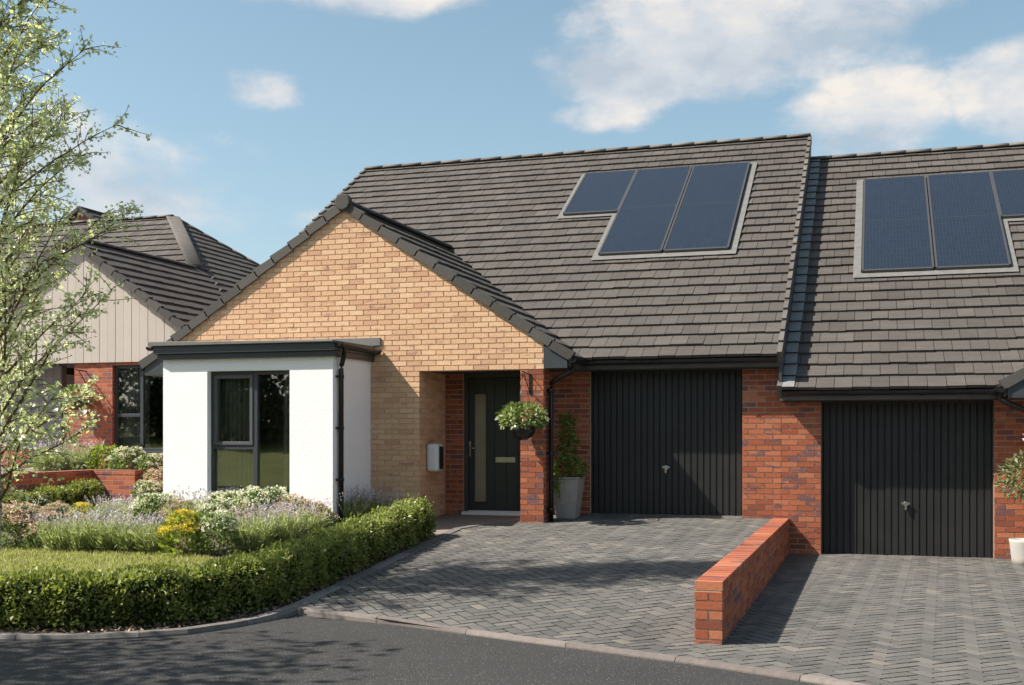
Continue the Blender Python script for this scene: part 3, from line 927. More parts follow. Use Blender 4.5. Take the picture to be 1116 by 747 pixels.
house1 = build_house(lambda p: (p[0], p[1], p[2]), 'bungalow', 'bungalow with buff brick gable, white bay and three dark solar panels, behind the curved hedge', True, 3)
T2 = lambda p: (MIR - p[0], p[1], p[2] + DZ)
house2 = build_house(T2, 'bungalow', 'attached bungalow with the lower roof, its garage beyond the low retaining wall', False, 40)
# stepped abutment between the two roofs
dv = Vector((0, 1, TANM)).normalized(); nv = Vector((0, -TANM, 1)).normalized()
b = MB()
o2 = Vector((0, EY, EZ + DZ))
P = lambda x, s, h: Vector((x, 0, 0)) + o2 + dv * s + nv * h
i = 0
Ls = (RY - EY) * SL
while i * .325 < Ls - .1:
    s0, s1 = i * .325 - .03, min((i + 1) * .325 + .005, Ls)
    wv = .165 + random.uniform(-.008, .008)
    b.hull([P(-1.215, s0, .058), P(-1.215 + wv, s0, .058), P(-1.215 + wv, s1, .030), P(-1.215, s1, .030)],
           [P(-1.215, s0, .066), P(-1.215 + wv, s0, .066), P(-1.215 + wv, s1, .036), P(-1.215, s1, .036)])
    i += 1
b.build('abutment_flashing', 'lead', house2)
b = MB()
b.prism_x([(EY + .05, EZ + DZ - .05), (RY, RZ + DZ - .05), (RY, RZ - .12), (EY + .05, EZ - .09)], -1.262, -1.222)
b.build('abutment_upstand', 'anthracite', house1)

# ------------------------------------------------------------------ wall charger, planter, basket
ch = thing('wall_charger', (-6.218, 15.9, 1.13), 'pale grey charger box with two dark sockets on the porch side wall', 'charger')
b = MB(); b.box(-6.216, -6.03, 15.70, 15.96, 1.125, 1.53); b.build('case', 'charger_grey', ch, bevel=.045)
for z in (1.22, 1.42):
    b = MB(); b.hull([(-6.0295, 15.83 + .075 * math.cos(t), z + .065 * math.sin(t)) for t in np.linspace(0, 2 * math.pi, 21)[:-1]],
                     [(-6.015, 15.83 + .075 * math.cos(t), z + .065 * math.sin(t)) for t in np.linspace(0, 2 * math.pi, 21)[:-1]])
    b.build('socket', 'black_plastic', ch, bevel=.004)
b = MB(); b.box(-6.0295, -6.026, 15.745, 15.915, 1.165, 1.49); b.build('front_plate', 'garage_black', ch, bevel=.002)


def blob(n, c, r, lo=.55, flat=1.0):
    d = unit(rng.normal(size=(n, 3)))
    rad = rng.uniform(lo, 1, size=(n, 1)) ** .6
    return np.array(c) + d * rad * np.array(r), d


pl = thing('potted_climber', (-4.2, 16.1, .45), 'tall square grey planter with dark climber beside the garage door', 'planter')
b = MB()
sq = lambda h, z: [(-4.2 - h, 16.1 - h, z), (-4.2 + h, 16.1 - h, z), (-4.2 + h, 16.1 + h, z), (-4.2 - h, 16.1 + h, z)]
b.hull(sq(.135, .448), sq(.20, 1.03)); b.hull(sq(.207, 1.031), sq(.21, 1.062))
b.build('pot', 'planter_stone', pl, bevel=.008)
b = MB(); b.hull(sq(.18, 1.062), sq(.18, 1.072)); b.build('soil', 'soil', pl)
cl = [blob(105, (-4.21 + dx_, 16.12 + dy_, z_), (.125, .10, .10), .2) for dx_, dy_, z_ in ((0, 0, 1.28), (-.05, -.02, 1.42), (.05, 0, 1.52), (-.03, .02, 1.64), (.03, -.02, 1.76), (-.02, 0, 1.86))]
p1 = np.vstack([c_[0] for c_ in cl]); d1 = np.vstack([c_[1] for c_ in cl]); p2, d2 = blob(420, (-4.16, 16.05, 1.18), (.24, .2, .17))
P_ = np.vstack([p1, p2]); D_ = unit(np.vstack([d1, d2]) + rng.normal(size=P_.shape) * .5 + [0, 0, .2])
leaf_mesh('foliage', P_, D_, rng.uniform(.04, .075, len(P_)), 'ivy_leaf', pl, .6)
p3 = np.array((-4.33, 15.9, 1.06)) + rng.normal(size=(130, 3)) * [.05, .03, .10] - [0, 0, .05]
leaf_mesh('trailing_leaves', p3, unit(rng.normal(size=(130, 3)) * .5 + [0, -.4, -.8]), rng.uniform(.05, .08, 130), 'lime_leaf', pl, .4)
b = MB()
for xx in (-4.3, -4.2, -4.1): b.tube([(xx, 16.2, 1.05), (xx * .5 - 2.1, 16.2, 1.92)], .007, 5)
for z in (1.25, 1.5, 1.75): b.tube([(-4.32, 16.2, z), (-4.08, 16.2, z)], .006, 5)
b.build('trellis', 'twig', pl)

hb = thing('hanging_basket', (-4.57, 15.10, 1.58), 'black hanging basket of green and white trailing plants on the red brick pillar', 'hanging basket')
b = MB(); b.lathe((-4.57, 15.10, 1.585), [(.001, 0), (.06, .006), (.12, .045), (.165, .11), (.19, .20), (.18, .20), (.15, .12), (.001, .10)], 24)
b.build('bowl', 'black_plastic', hb)
p1, d1 = blob(560, (-4.57, 15.10, 1.93), (.34, .28, .15), .3)
p2 = np.array((-4.57, 15.10, 1.78)) + np.c_[np.cos(a := rng.uniform(0, 6.28, 260)) * .27, np.sin(a) * .25, rng.uniform(.0, .1, 260)]
P_ = np.vstack([p1, p2]); D_ = unit(np.vstack([d1, unit(p2 - np.array((-4.57, 15.1, 2.0)))]) + rng.normal(size=(820, 3)) * .55)
leaf_mesh('foliage', P_, D_, rng.uniform(.045, .085, len(P_)), 'basket_leaf', hb, .7, mats=['basket_leaf', 'sedum_white'], mi=(rng.random(820) < .10).astype(int))
b = MB()
b.box(-4.585, -4.555, 15.435, 15.449, 2.22, 2.50)
b.tube([(-4.57, 15.44, 2.49), (-4.57, 15.08, 2.52), (-4.57, 15.06, 2.49), (-4.57, 15.09, 2.46)], .008, 6)
b.tube([(-4.57, 15.44, 2.25), (-4.57, 15.36, 2.30), (-4.57, 15.22, 2.42), (-4.57, 15.15, 2.505)], .007, 6)
b.build('bracket', 'black_plastic', hb)
b = MB()
for t in (0.4, 2.5, 4.6): b.tube([(-4.57, 15.09, 2.46), (-4.57 + .18 * math.cos(t), 15.10 + .18 * math.sin(t), 1.79)], .0035, 5)
b.build('chain', 'black_plastic', hb)

ol = thing('potted_olive', (1.80, 15.9, 0), 'small standard olive tree in a whitish pot by the right garage', 'potted tree')
b = MB(); b.lathe((1.80, 15.9, -.01), [(.001, 0), (.16, 0), (.175, .12), (.20, .32), (.205, .355), (.18, .355), (.17, .30), (.001, .30)], 24); b.build('pot', 'pot_white', ol)
b = MB(); b.tube([(1.80, 15.9, .3), (1.81, 15.9, .6), (1.79, 15.9, .95)], .028, 8, r1=.02); b.build('trunk', 'planter_stone', ol)
p1, d1 = blob(620, (1.79, 15.9, 1.12), (.33, .33, .30), .25)
leaf_mesh('crown', p1, unit(d1 + rng.normal(size=(620, 3)) * .6), rng.uniform(.06, .10, 620), 'olive_leaf', ol, .35)
p2 = np.array((1.84, 15.75, 1.58)) + rng.normal(size=(34, 3)) * [.05, .05, .10]
leaf_mesh('blossom', p2, unit(rng.normal(size=(34, 3))), rng.uniform(.03, .06, 34), 'pink_petal', ol, .8)

# ------------------------------------------------------------------ retaining wall between the drives
rw = MB()
q_ = PROUD
rw.box(-1.355 + q_, -1.14 - q_, 9.11 + q_, 16.376, -.12, .440)
brick_skin(rw, (0, 9.11 + q_, 0), (1, 0, 0), (0, -1, 0), [(-1.355, -.05), (-1.14, -.05), (-1.14, .440), (-1.355, .440)], seed=31, off=-1.36, z0=-.01)
brick_skin(rw, (-1.14 - q_, 0, 0), (0, 1, 0), (1, 0, 0), [(9.112, -.05), (16.374, -.05), (16.374, .440), (9.112, .440)], seed=32, off=9.105 + .1125, z0=-.01)
brick_skin(rw, (-1.355 + q_, 0, 0), (0, 1, 0), (-1, 0, 0), [(9.112, -.05), (16.374, -.05), (16.374, .440), (9.112, .440)], seed=33, off=9.105, z0=-.01)
rw_o = rw.build('brick_wall', ['red_mortar', 'red_unit'], None, origin=(-1.25, 12.8, 0))
tag(rw_o, 'low red brick wall running between the two block paved driveways', 'wall')
cp = MB()
cp.box(-1.348, -1.147, 9.118, 16.376, .4405, .509, 1)
y = 9.11
while y < 16.34:                       # bricks laid on edge across the top
    y2 = min(y + .075, 16.376)
    j = random.uniform(-.0015, .0015)
    cp.hull([(-1.356, y + .0055, .447), (-1.139, y + .0055, .447), (-1.139, y2 - .0055, .447), (-1.356, y2 - .0055, .447)],
            [(-1.354, y + .0075, .517 + j), (-1.141, y + .0075, .517 + j), (-1.141, y2 - .0075, .517 + j), (-1.354, y2 - .0075, .517 + j)], 0, min(1, max(0, random.gauss(.6, .3))))
    y = y2
cap = cp.build('coping', ['red_unit', 'red_mortar'], rw_o)

# ------------------------------------------------------------------ ground
def sheet(name, pts, mat, z=None, kind='structure', cuts=()):
    bm = bmesh.new()
    vs = [bm.verts.new((x, y, 0)) for x, y in pts]
    bm.faces.new(vs)
    for yc in cuts:
        bmesh.ops.bisect_plane(bm, geom=bm.verts[:] + bm.edges[:] + bm.faces[:], plane_co=(0, yc, 0), plane_no=(0, 1, 0))
    for v in bm.verts:
        v.co.z = z(v.co.x, v.co.y) if callable(z) else z
    bmesh.ops.recalc_face_normals(bm, faces=bm.faces)
    if bm.faces[0].normal.z < 0 if bm.faces else False:
        bmesh.ops.reverse_faces(bm, faces=bm.faces)
    me = bpy.data.meshes.new(name); bm.to_mesh(me); bm.free()
    me.materials.append(MATS[mat])
    o = bpy.data.objects.new(name, me); COL.objects.link(o); o['kind'] = kind
    return o


sheet('terrain', [(-500, -500), (500, -500), (500, 500), (-500, 500)], 'terrain_grass', -.06)
sheet('road', [(-80, -3.2), (60, -3.2), (60, 10.2), (-80, 10.2)], 'asphalt', 0.0)
# far side of the road: a lawn (seen mirrored in the windows)
sheet('verge', [(-90, -40), (60, -40), (60, -3.3), (-90, -3.3)], 'terrain_grass', lambda x, y: .05 + max(0, -3.3 - y) * .105, cuts=(-16,))

KG = [(-60, 6.9), (-20, 7.05), (-12, 7.25), (-8.5, 7.45), (-6.785, 7.775), (-6.33, 7.90), (-6.05, 8.02), (-5.77, 8.20), (-5.50, 8.45), (-5.32, 8.85), (-5.21, 9.30), (-5.15, 9.77)]
KD = [(-5.15, 9.77), (-5.17, 10.2), (-5.20, 11.0), (-5.25, 12.0), (-5.29, 13.0), (-5.345, 14.0), (-5.36, 14.73)]
KP = [(-5.36, 14.73), (-5.12, 15.20), (-4.885, 15.65), (-4.73, 15.95), (-4.45, 16.48)]
soil_poly = KG + KD[1:-1] + [(-5.36, 14.33), (-6.0, 14.33), (-6.97, 14.9), (-6.97, 15.4), (-10.6, 15.4), (-10.6, 40), (-60, 40)]
sheet('garden_soil', soil_poly, 'soil', lambda x, y: min(gz(y), .5) + .015, cuts=(9.2, 16.7))
sheet('path', [(-5.39, 14.35), (-5.37, 14.73), (-4.45, 16.50), (-4.0, 16.5), (-4.0, 16.56), (-6.217, 16.56), (-6.217, 15.44), (-6.95, 15.44), (-6.95, 14.9), (-6.0, 14.35)], 'slab_pink', lambda x, y: .0595 * (y - 9.2) + .032)
sheet('neighbouring_ground', [(-60, 7.3), (-12.75, 7.3), (-12.75, 16.75), (-11.75, 16.75), (-11.75, 45), (-60, 45)], 'slab_pink', lambda x, y: .95 if y > 14 else .12, cuts=(14.01, 9.0))


def kerb(name, pts, mat, width=.11, seg=.9, side=0, h=.02):
    b = MB()
    P = [Vector((x, y, 0)) for x, y in pts]
    # resample
    out = [P[0]]
    for a, c in zip(P, P[1:]):
        n = max(1, int((c - a).length / .15))
        out += [a.lerp(c, (j + 1) / n) for j in range(n)]
    acc = 0; start = True
    nor = []
    for j in range(len(out)):
        d = (out[min(j + 1, len(out) - 1)] - out[max(j - 1, 0)]).normalized()
        nor.append(Vector((-d.y, d.x, 0)))
    tn = random.random()
    for j in range(len(out) - 1):
        a, c = out[j], out[j + 1]
        L = (c - a).length
        acc += L
        joint = acc > seg
        if joint: acc = 0
        e = c - (c - a) * (.006 / L if joint else 0)
        z0, z1 = gz(a.y), gz(e.y)
        na, nc = nor[j] * width / 2, nor[j + 1] * width / 2
        up = Vector((0, 0, h)); dn = Vector((0, 0, -.1))
        q = .012
        A = [a - na + dn, a - na + up * .3, a - na * .75 + up, a + na * .8 + up, a + na + up * .5, a + na + dn]
        Cc = [e - nc + dn, e - nc + up * .3, e - nc * .75 + up, e + nc * .8 + up, e + nc + up * .5, e + nc + dn]
        b.hull([p + Vector((0, 0, z0)) for p in A], [p + Vector((0, 0, z1)) for p in Cc], 0, tn, caps=joint or j == 0)
        if joint: tn = random.random()
    o = b.build(name, mat, None)
    o['kind'] = 'structure'
    return o


kerb('kerb', KG, 'kerb_stone', .13, h=.045)
kerb('kerb', KD + KP[1:], 'kerb_stone', .15, h=.042)
KR = [(-5.12, 9.70), (-4.04, 9.44), (-3.53, 9.26), (-2.80, 8.99), (-2.13, 8.765), (-1.236, 8.44), (-.32, 8.03), (.8, 7.42), (2.0, 6.65), (3.4, 5.6), (5.5, 3.6), (8, 1.0)]
kerb('kerb', KR, 'kerb_pink', .085, h=.036)


def herringbone(mb, region, ang, zf, bw=.114, seed=1, edges=None):
    rr = random.Random(seed)
    c, s = math.cos(ang), math.sin(ang)
    loc = [(x * c + y * s, -x * s + y * c) for x, y in region]
    u0, u1 = min(p[0] for p in loc), max(p[0] for p in loc); v0, v1 = min(p[1] for p in loc), max(p[1] for p in loc)
    W_ = lambda u, v: (u * c - v * s, u * s + v * c)
    i0, i1 = int(u0 / bw) - 3, int(u1 / bw) + 3
    j0, j1 = int(v0 / bw) - 3, int(v1 / bw) + 3
    for j in range(j0, j1):
        for i in range(i0, i1):
            k4 = (i - j) % 4
            if k4 == 0: rect = (i, j, i + 2, j + 1)          # lying block
            elif k4 == 3: rect = (i, j, i + 1, j + 2)        # standing block
            else: continue
            g = .0080
            ua, va, ub, vb = rect[0] * bw + g, rect[1] * bw + g, rect[2] * bw - g, rect[3] * bw - g
            poly = [W_(ua, va), W_(ub, va), W_(ub, vb), W_(ua, vb)]
            if edges is None: poly = clip(poly, region)
            else:
                mx, my = sum(p[0] for p in poly) / 4, sum(p[1] for p in poly) / 4
                if any((q[0] - p[0]) * (my - p[1]) - (q[1] - p[1]) * (mx - p[0]) < 0 and (ei not in edges) for ei, (p, q) in enumerate(zip(region, region[1:] + region[:1]))): continue
                for ei in edges:
                    p, q = region[ei], region[(ei + 1) % len(region)]
                    L_ = math.hypot(q[0] - p[0], q[1] - p[1]); ux, uy = (q[0] - p[0]) / L_, (q[1] - p[1]) / L_
                    big = [(p[0] - ux * 50, p[1] - uy * 50), (p[0] + ux * 50, p[1] + uy * 50), (p[0] + ux * 50 - uy * 99, p[1] + uy * 50 + ux * 99), (p[0] - ux * 50 - uy * 99, p[1] - uy * 50 + ux * 99)]
                    poly = clip(poly, big)
                    if len(poly) < 3: break
            if len(poly) < 3: continue
            area = abs(sum(p[0] * q[1] - q[0] * p[1] for p, q in zip(poly, poly[1:] + poly[:1]))) / 2
            if area < .0012: continue
            cx = sum(p[0] for p in poly) / len(poly); cy = sum(p[1] for p in poly) / len(poly)
            tn = min(1, max(0, rr.gauss(.5, .27)))
            dz = rr.uniform(-.0015, .0015); tx = rr.uniform(-.01, .01); ty = rr.uniform(-.01, .01)
            ring = lambda inset, h: [((p[0] - cx) * (1 - inset / max(.03, math.hypot(p[0] - cx, p[1] - cy))) + cx, (p[1] - cy) * (1 - inset / max(.03, math.hypot(p[0] - cx, p[1] - cy))) + cy,
                                      zf(p[1]) + h + dz + (p[0] - cx) * tx + (p[1] - cy) * ty) for p in poly]
            a, e, f = ring(0, -.01), ring(0, .0285), ring(.0022, .0305)
            mb.hull(a, e, 0, tn, caps=False)
            n = len(a); base = len(mb.v) - n
            for p in f: mb.v.append(p)
            for q in range(n):
                q2 = (q + 1) % n
                mb.f.append((base + q, base + q2, base + n + q2, base + n + q)); mb.mi.append(0); mb.tn.append(tn); mb.sm.append(False)
            mb.f.append(tuple(base + n + q for q in range(n))); mb.mi.append(0); mb.tn.append(tn); mb.sm.append(False)


HB = R(42)
b = MB()
herringbone(b, [(-5.10, 9.74), (-1.25, 8.50), (-1.25, 14.73), (-5.31, 14.73)], HB, gz, seed=3, edges=(0, 3))
herringbone(b, [(-5.31, 14.73), (-1.25, 14.73), (-1.25, 16.58), (-4.38, 16.58)], HB, gz, seed=4, edges=(2, 3))
dr1 = b.build('driveway', 'block_paving', None); dr1['kind'] = 'structure'
b = MB()
KQ = [(-1.25, 8.50), (-.32, 8.08), (.8, 7.47), (2.0, 6.70), (3.4, 5.65), (6.2, 3.2)]
for p, q in zip(KQ, KQ[1:]):
    herringbone(b, [p, q, (q[0], 16.58), (p[0], 16.58)], HB, lambda y: 0.0, seed=5 + int(10 * q[0]), edges=(0, 2))
dr2 = b.build('driveway', 'block_paving', None); dr2['kind'] = 'structure'
sheet('driveway_bed', [(-5.15, 9.74), (-1.25, 8.48), (-1.25, 16.6), (-4.45, 16.6), (-5.36, 14.73)], 'joint_sand', lambda x, y: gz(y) + .0262, cuts=(9.2,))
sheet('driveway_bed', [(-1.25, 8.48), (-.32, 8.04), (.8, 7.44), (2.0, 6.67), (3.4, 5.62), (6.2, 3.2), (6.2, 16.6), (-1.25, 16.6)], 'joint_sand', .0262)

# ------------------------------------------------------------------ hedge
def hedge(name, line, w, h, label, cat, zf, dens=1500, leaf=(.022, .042), closed_end=True, mat='hedge_leaf'):
    P = [Vector((x, y, 0)) for x, y in line]
    out = [P[0]]
    for a, c in zip(P, P[1:]):
        n = max(1, int((c - a).length / .12)); out += [a.lerp(c, (j + 1) / n) for j in range(n)]
    T_ = [(out[min(j + 1, len(out) - 1)] - out[max(j - 1, 0)]).normalized() for j in range(len(out))]
    Nn = [Vector((-t.y, t.x, 0)) for t in T_]
    mid = out[len(out) // 2]
    root = thing(name, (mid.x, mid.y, zf(mid.y)), label, cat)
    core = MB()
    prof = [(-.5, .08), (-.5, .86), (-.38, .93), (.38, .93), (.5, .86), (.5, .08)]
    for j in range(len(out) - 1):
        rg = lambda q: [out[q] + Nn[q] * (x * (w - .16)) + Vector((0, 0, zf(out[q].y) + z * h - .02)) for x, z in prof]
        core.hull(rg(j), rg(j + 1), 0, None, caps=j in (0, len(out) - 2))
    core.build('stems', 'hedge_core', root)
    pos, dr, sz, tn = [], [], [], []
    L = sum((c - a).length for a, c in zip(out, out[1:]))
    per = w + 2 * h
    cnt = int(L * per * dens)
    cum = np.cumsum([0] + [(c - a).length for a, c in zip(out, out[1:])])
    tt = rng.random(cnt) * L; ps = rng.random(cnt) * per; dep = rng.random(cnt) ** 1.6 * .07
    O = np.array([tuple(p) for p in out]); NN = np.array([tuple(p) for p in Nn]); TT = np.array([tuple(p) for p in T_])
    idx = np.clip(np.searchsorted(cum, tt) - 1, 0, len(out) - 2)
    f = ((tt - cum[idx]) / (cum[idx + 1] - cum[idx]))[:, None]
    base = O[idx] * (1 - f) + O[idx + 1] * f
    nn = unit(NN[idx] * (1 - f) + NN[idx + 1] * f); t3 = TT[idx]
    # rounded box cross-section
    side = np.where(ps < h, -1, np.where(ps < h + w, 0, 1))
    zz = np.where(side == -1, ps, np.where(side == 0, h, per - ps)); xx = np.where(side == -1, -w / 2, np.where(side == 0, ps - h - w / 2, w / 2))
    lump = .030 * np.sin(tt * 7.3 + zz * 6) + .022 * np.sin(tt * 17 + 1.3 + xx * 14) + rng.normal(size=cnt) * .013
    outn = np.where((side == 0)[:, None], np.array([[0, 0, 1.0]]), nn * side[:, None])
    ed = np.clip((zz - (h - .07)) / .07, 0, 1); xx = xx * (1 - .10 * ed ** 2)
    zz = zz - .05 * np.clip((np.abs(xx) - (w / 2 - .07)) / .07, 0, 1) ** 2
    pt = base + nn * xx[:, None] + np.c_[np.zeros((cnt, 2)), zz] + outn * (lump - dep)[:, None]
    keep = rng.random(cnt) < np.clip(.45 + zz / h * 2.4, 0, 1)
    ztop = zz / h
    pt[:, 2] += np.array([zf(v) for v in pt[:, 1]])
    d = unit(outn * .9 + rng.normal(size=(cnt, 3)) * .75 + [0, 0, .25])
    s_ = rng.uniform(leaf[0], leaf[1], cnt)
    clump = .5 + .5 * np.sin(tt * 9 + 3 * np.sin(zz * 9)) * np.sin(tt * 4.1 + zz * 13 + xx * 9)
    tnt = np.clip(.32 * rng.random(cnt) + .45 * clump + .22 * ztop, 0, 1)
    # end caps
    ec = int(w * h * dens * 1.3)
    for (o_, t_, sgn, n_) in ((out[0], T_[0], -1, Nn[0]), (out[-1], T_[-1], 1, Nn[-1])):
        a = rng.uniform(-w / 2, w / 2, ec); z = rng.uniform(0.03, h, ec)
        q = np.array(o_) + np.array(n_) * a[:, None] + np.array(t_) * (sgn * (rng.normal(size=(ec, 1)) * .02 - .01)) + np.c_[np.zeros((ec, 2)), z]
        q[:, 2] += zf(o_.y)
        pt = np.vstack([pt, q]); d = np.vstack([d, unit(np.array(t_) * sgn + rng.normal(size=(ec, 3)) * .7)]); s_ = np.r_[s_, rng.uniform(*leaf, ec)]
        keep = np.r_[keep, np.ones(ec, bool)]; tnt = np.r_[tnt, rng.random(ec)]
    ns = int(L * 26)                                 # stray shoots
    si = rng.choice(np.where(zz > h * .8)[0], ns)
    for lv in range(4):
        pt = np.vstack([pt, pt[si] + np.array([0, 0, .018 * (lv + 1)]) + rng.normal(size=(ns, 3)) * .008]); d = np.vstack([d, unit(rng.normal(size=(ns, 3)) * .6 + [0, 0, 1])])
        s_ = np.r_[s_, rng.uniform(.02, .04, ns)]; keep = np.r_[keep, np.ones(ns, bool)]; tnt = np.r_[tnt, rng.uniform(.5, 1, ns)]
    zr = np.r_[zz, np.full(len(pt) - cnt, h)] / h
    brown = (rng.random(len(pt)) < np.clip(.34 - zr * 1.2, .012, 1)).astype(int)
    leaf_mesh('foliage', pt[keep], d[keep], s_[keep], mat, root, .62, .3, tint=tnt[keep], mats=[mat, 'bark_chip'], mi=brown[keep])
    return root


HL = [(-10.0, 8.11), (-9.0, 8.10), (-7.6, 8.18), (-6.9, 8.24), (-6.45, 8.38), (-6.05, 8.65), (-5.75, 9.05), (-5.58, 9.55), (-5.52, 10.2), (-5.53, 11.2), (-5.58, 12.3), (-5.62, 13.2), (-5.67, 14.02)]
hedge('hedge', HL, .40, .465, 'long clipped box hedge curving along the kerb in front of the flower bed', 'hedge', gz, 4200, (.028, .052))
hedge('hedge', [(-12.30, 12.6), (-12.30, 14.5), (-12.26, 16.15)], .42, .42, 'short low clipped hedge along the brick boundary wall behind the flowers', 'hedge', lambda y: gz(y) + .0, 2600, (.03, .05))
# bark chips along the hedge foot
n = 2600
tt = rng.random(n)
O = np.array(HL); seg = np.r_[0, np.cumsum(np.linalg.norm(np.diff(O, axis=0), axis=1))]
s_ = tt * seg[-1]
bx = np.interp(s_, seg, O[:, 0]); byy = np.interp(s_, seg, O[:, 1])
tx = np.gradient(np.interp(np.linspace(0, seg[-1], 400), seg, O[:, 0])); ty = np.gradient(np.interp(np.linspace(0, seg[-1], 400), seg, O[:, 1]))
ii = np.clip((tt * 399).astype(int), 0, 399)
nrm = unit(np.c_[ty[ii], -tx[ii]])
q = np.c_[bx, byy] + nrm * rng.uniform(.10, .36, (n, 1))
pt = np.c_[q, [gz(v) + .03 for v in q[:, 1]]]
pt2 = np.c_[rng.uniform(-11, -6.5, 900), rng.uniform(12.1, 12.55, 900), np.zeros(900)]; pt2[:, 2] = [gz(v) + .03 for v in pt2[:, 1]]
pt = np.vstack([pt, pt2])
o = leaf_mesh('bark_chippings', pt, unit(rng.normal(size=(len(pt), 3)) * [1, 1, .3]), rng.uniform(.025, .06, len(pt)), 'bark_chip', None, .5)
tag(o, kind='stuff', label='brown bark chippings at the foot of the hedge', cat='bark chippings')

# ------------------------------------------------------------------ lawn
LP = [(-14, 8.5), (-7.3, 8.6), (-6.5, 9.0), (-6.05, 9.6), (-5.95, 10.6), (-6.3, 11.6), (-7.6, 12.05), (-9.0, 12.27), (-10.5, 12.25), (-14, 12.2)]
sheet('lawn', LP, 'terrain_grass', lambda x, y: gz(y) + .025, cuts=(9.2,))
n = 42000
x = rng.uniform(-12.2, -6.0, n); yv = rng.uniform(9.0, 12.35, n)


def inside(px, py, poly):
    r = np.zeros(len(px), bool)
    for (x0, y0), (x1, y1) in zip(poly, poly[1:] + poly[:1]):
        c_ = ((y0 > py) != (y1 > py)) & (px < (x1 - x0) * (py - y0) / (y1 - y0 + 1e-12) + x0)
        r ^= c_
    return r


kp = inside(x, yv, LP)
x, yv = x[kp], yv[kp]
zc = np.array([gz(v) + .022 for v in yv])
o = leaf_mesh('grass', np.c_[x, yv, zc], unit(rng.normal(size=(len(x), 3)) * [.4, .4, .1] + [0, 0, 1]), rng.uniform(.03, .065, len(x)), 'grass_blade', None, .14, .1)
tag(o, kind='stuff', label='short yellow green mown grass behind the curved hedge', cat='grass')

# ------------------------------------------------------------------ border plants
def mk_lavender(h, r, nst, spikes):
    ang = rng.uniform(0, 6.28, nst); rr = np.sqrt(rng.random(nst)) * r * .55
    base = np.c_[np.cos(ang) * rr, np.sin(ang) * rr, np.zeros(nst)]
    lean = np.c_[np.cos(ang), np.sin(ang), np.zeros(nst)] * (rr / r * .75 + rng.random(nst) * .15)[:, None] + rng.normal(size=(nst, 3)) * .10
    d = unit(lean + [0, 0, 1])
    ln = h * rng.uniform(.6, 1.0, nst)
    P1, D1_, S1 = [base], [d], [ln]
    for kk in range(7):                              # leaves up the stems
        t = rng.uniform(.05, .7, nst)
        P1.append(base + d * (ln * t)[:, None]); D1_.append(unit(d + rng.normal(size=(nst, 3)) * .42)); S1.append(rng.uniform(.07, .16, nst))
    g = (np.vstack(P1), np.vstack(D1_), np.concatenate(S1), np.r_[np.full(nst, .018), np.full(nst * 7, .11)])
    m = rng.random(nst) < spikes
    tip = base[m] + d[m] * ln[m][:, None]
    P2, D2_, S2 = [], [], []
    for kk in range(6):
        P2.append(tip + d[m] * (rng.uniform(-.03, .08, (m.sum(), 1)))); D2_.append(unit(d[m] + rng.normal(size=(m.sum(), 3)) * .5)); S2.append(rng.uniform(.018, .034, m.sum()))
    return g, (np.vstack(P2), np.vstack(D2_), np.concatenate(S2), .6)


def mk_dome(h, r, nl, ls, heads, hr, hn, lift=.0):
    a = rng.uniform(0, 6.28, nl); nl = int(nl * 1.7); a = rng.uniform(0, 6.28, nl); zq = rng.random(nl) ** .95
    rad = r * np.sqrt(np.clip(1 - (zq * .92) ** 2.2, 0, 1)) * rng.uniform(.55, 1.0, nl)
    P1 = np.c_[np.cos(a) * rad, np.sin(a) * rad, zq * h * .95]
    D1_ = unit(np.c_[np.cos(a), np.sin(a), np.full(nl, .8)] + rng.normal(size=(nl, 3)) * .5)
    g = (P1, D1_, rng.uniform(ls * .7, ls * 1.2, nl), .55)
    P2, D2_ = [], []
    for i in range(heads):
        a_ = random.uniform(0, 6.28); q = math.sqrt(random.random()); z_ = h * (1 - .45 * q * q) + random.uniform(-.03, .03) + lift
        c = np.array((math.cos(a_) * r * .92 * q, math.sin(a_) * r * .92 * q, z_))
        tilt = np.array((math.cos(a_) * q * .6, math.sin(a_) * q * .6, 1.0))
        o_ = rng.normal(size=(hn, 3)) * [hr * .55, hr * .55, hr * .12]
        o_[:, 2] += -.5 * (o_[:, 0] * tilt[0] + o_[:, 1] * tilt[1]) + .0 - 3.0 * (o_[:, 0] ** 2 + o_[:, 1] ** 2)
        P2.append(c + o_); D2_.append(unit(tilt + rng.normal(size=(hn, 3)) * .8))
    if heads:
        f = (np.vstack(P2), np.vstack(D2_), rng.uniform(.014, .028, heads * hn), .9)
    else:
        f = None
    return g, f


def plant(name, data, mats, loc, label, cat, group=None, rz=0, sc_=1.0):
    g, f = data
    t = thing(name, loc, label, cat, group)
    t.rotation_euler = (0, 0, rz); t.scale = (sc_,) * 3
    zero = bpy.data.objects.new('tmp', None); ROOTLOC['tmp0'] = Vector((0, 0, 0))

    def mesh(nm, dat, mat):
        P_, D_, S_, w_ = dat
        o = leaf_mesh(nm, P_, D_, S_, mat, None, np.asarray(w_).reshape(-1, 1) if np.ndim(w_) else w_, .2)
        o.parent = t
        return o
    bpy.data.objects.remove(zero)
    mesh('foliage', g, mats[0])
    if f is not None: mesh('blossoms', f, mats[1])
    return t


def copy_thing(src, loc, label, rz, sc_, group=None):
    r = src.copy(); COL.objects.link(r); r.location = loc; r.rotation_euler = (0, 0, rz); r.scale = (sc_ * random.uniform(.95, 1.05), sc_, sc_ * random.uniform(.94, 1.06))
    r['label'] = label
    if group: r['group'] = group
    for chd in src.children:
        c = chd.copy(); COL.objects.link(c); c.parent = r
    return r


CA = math.atan2(397, 1269); cA, sA = math.cos(CA), math.sin(CA)


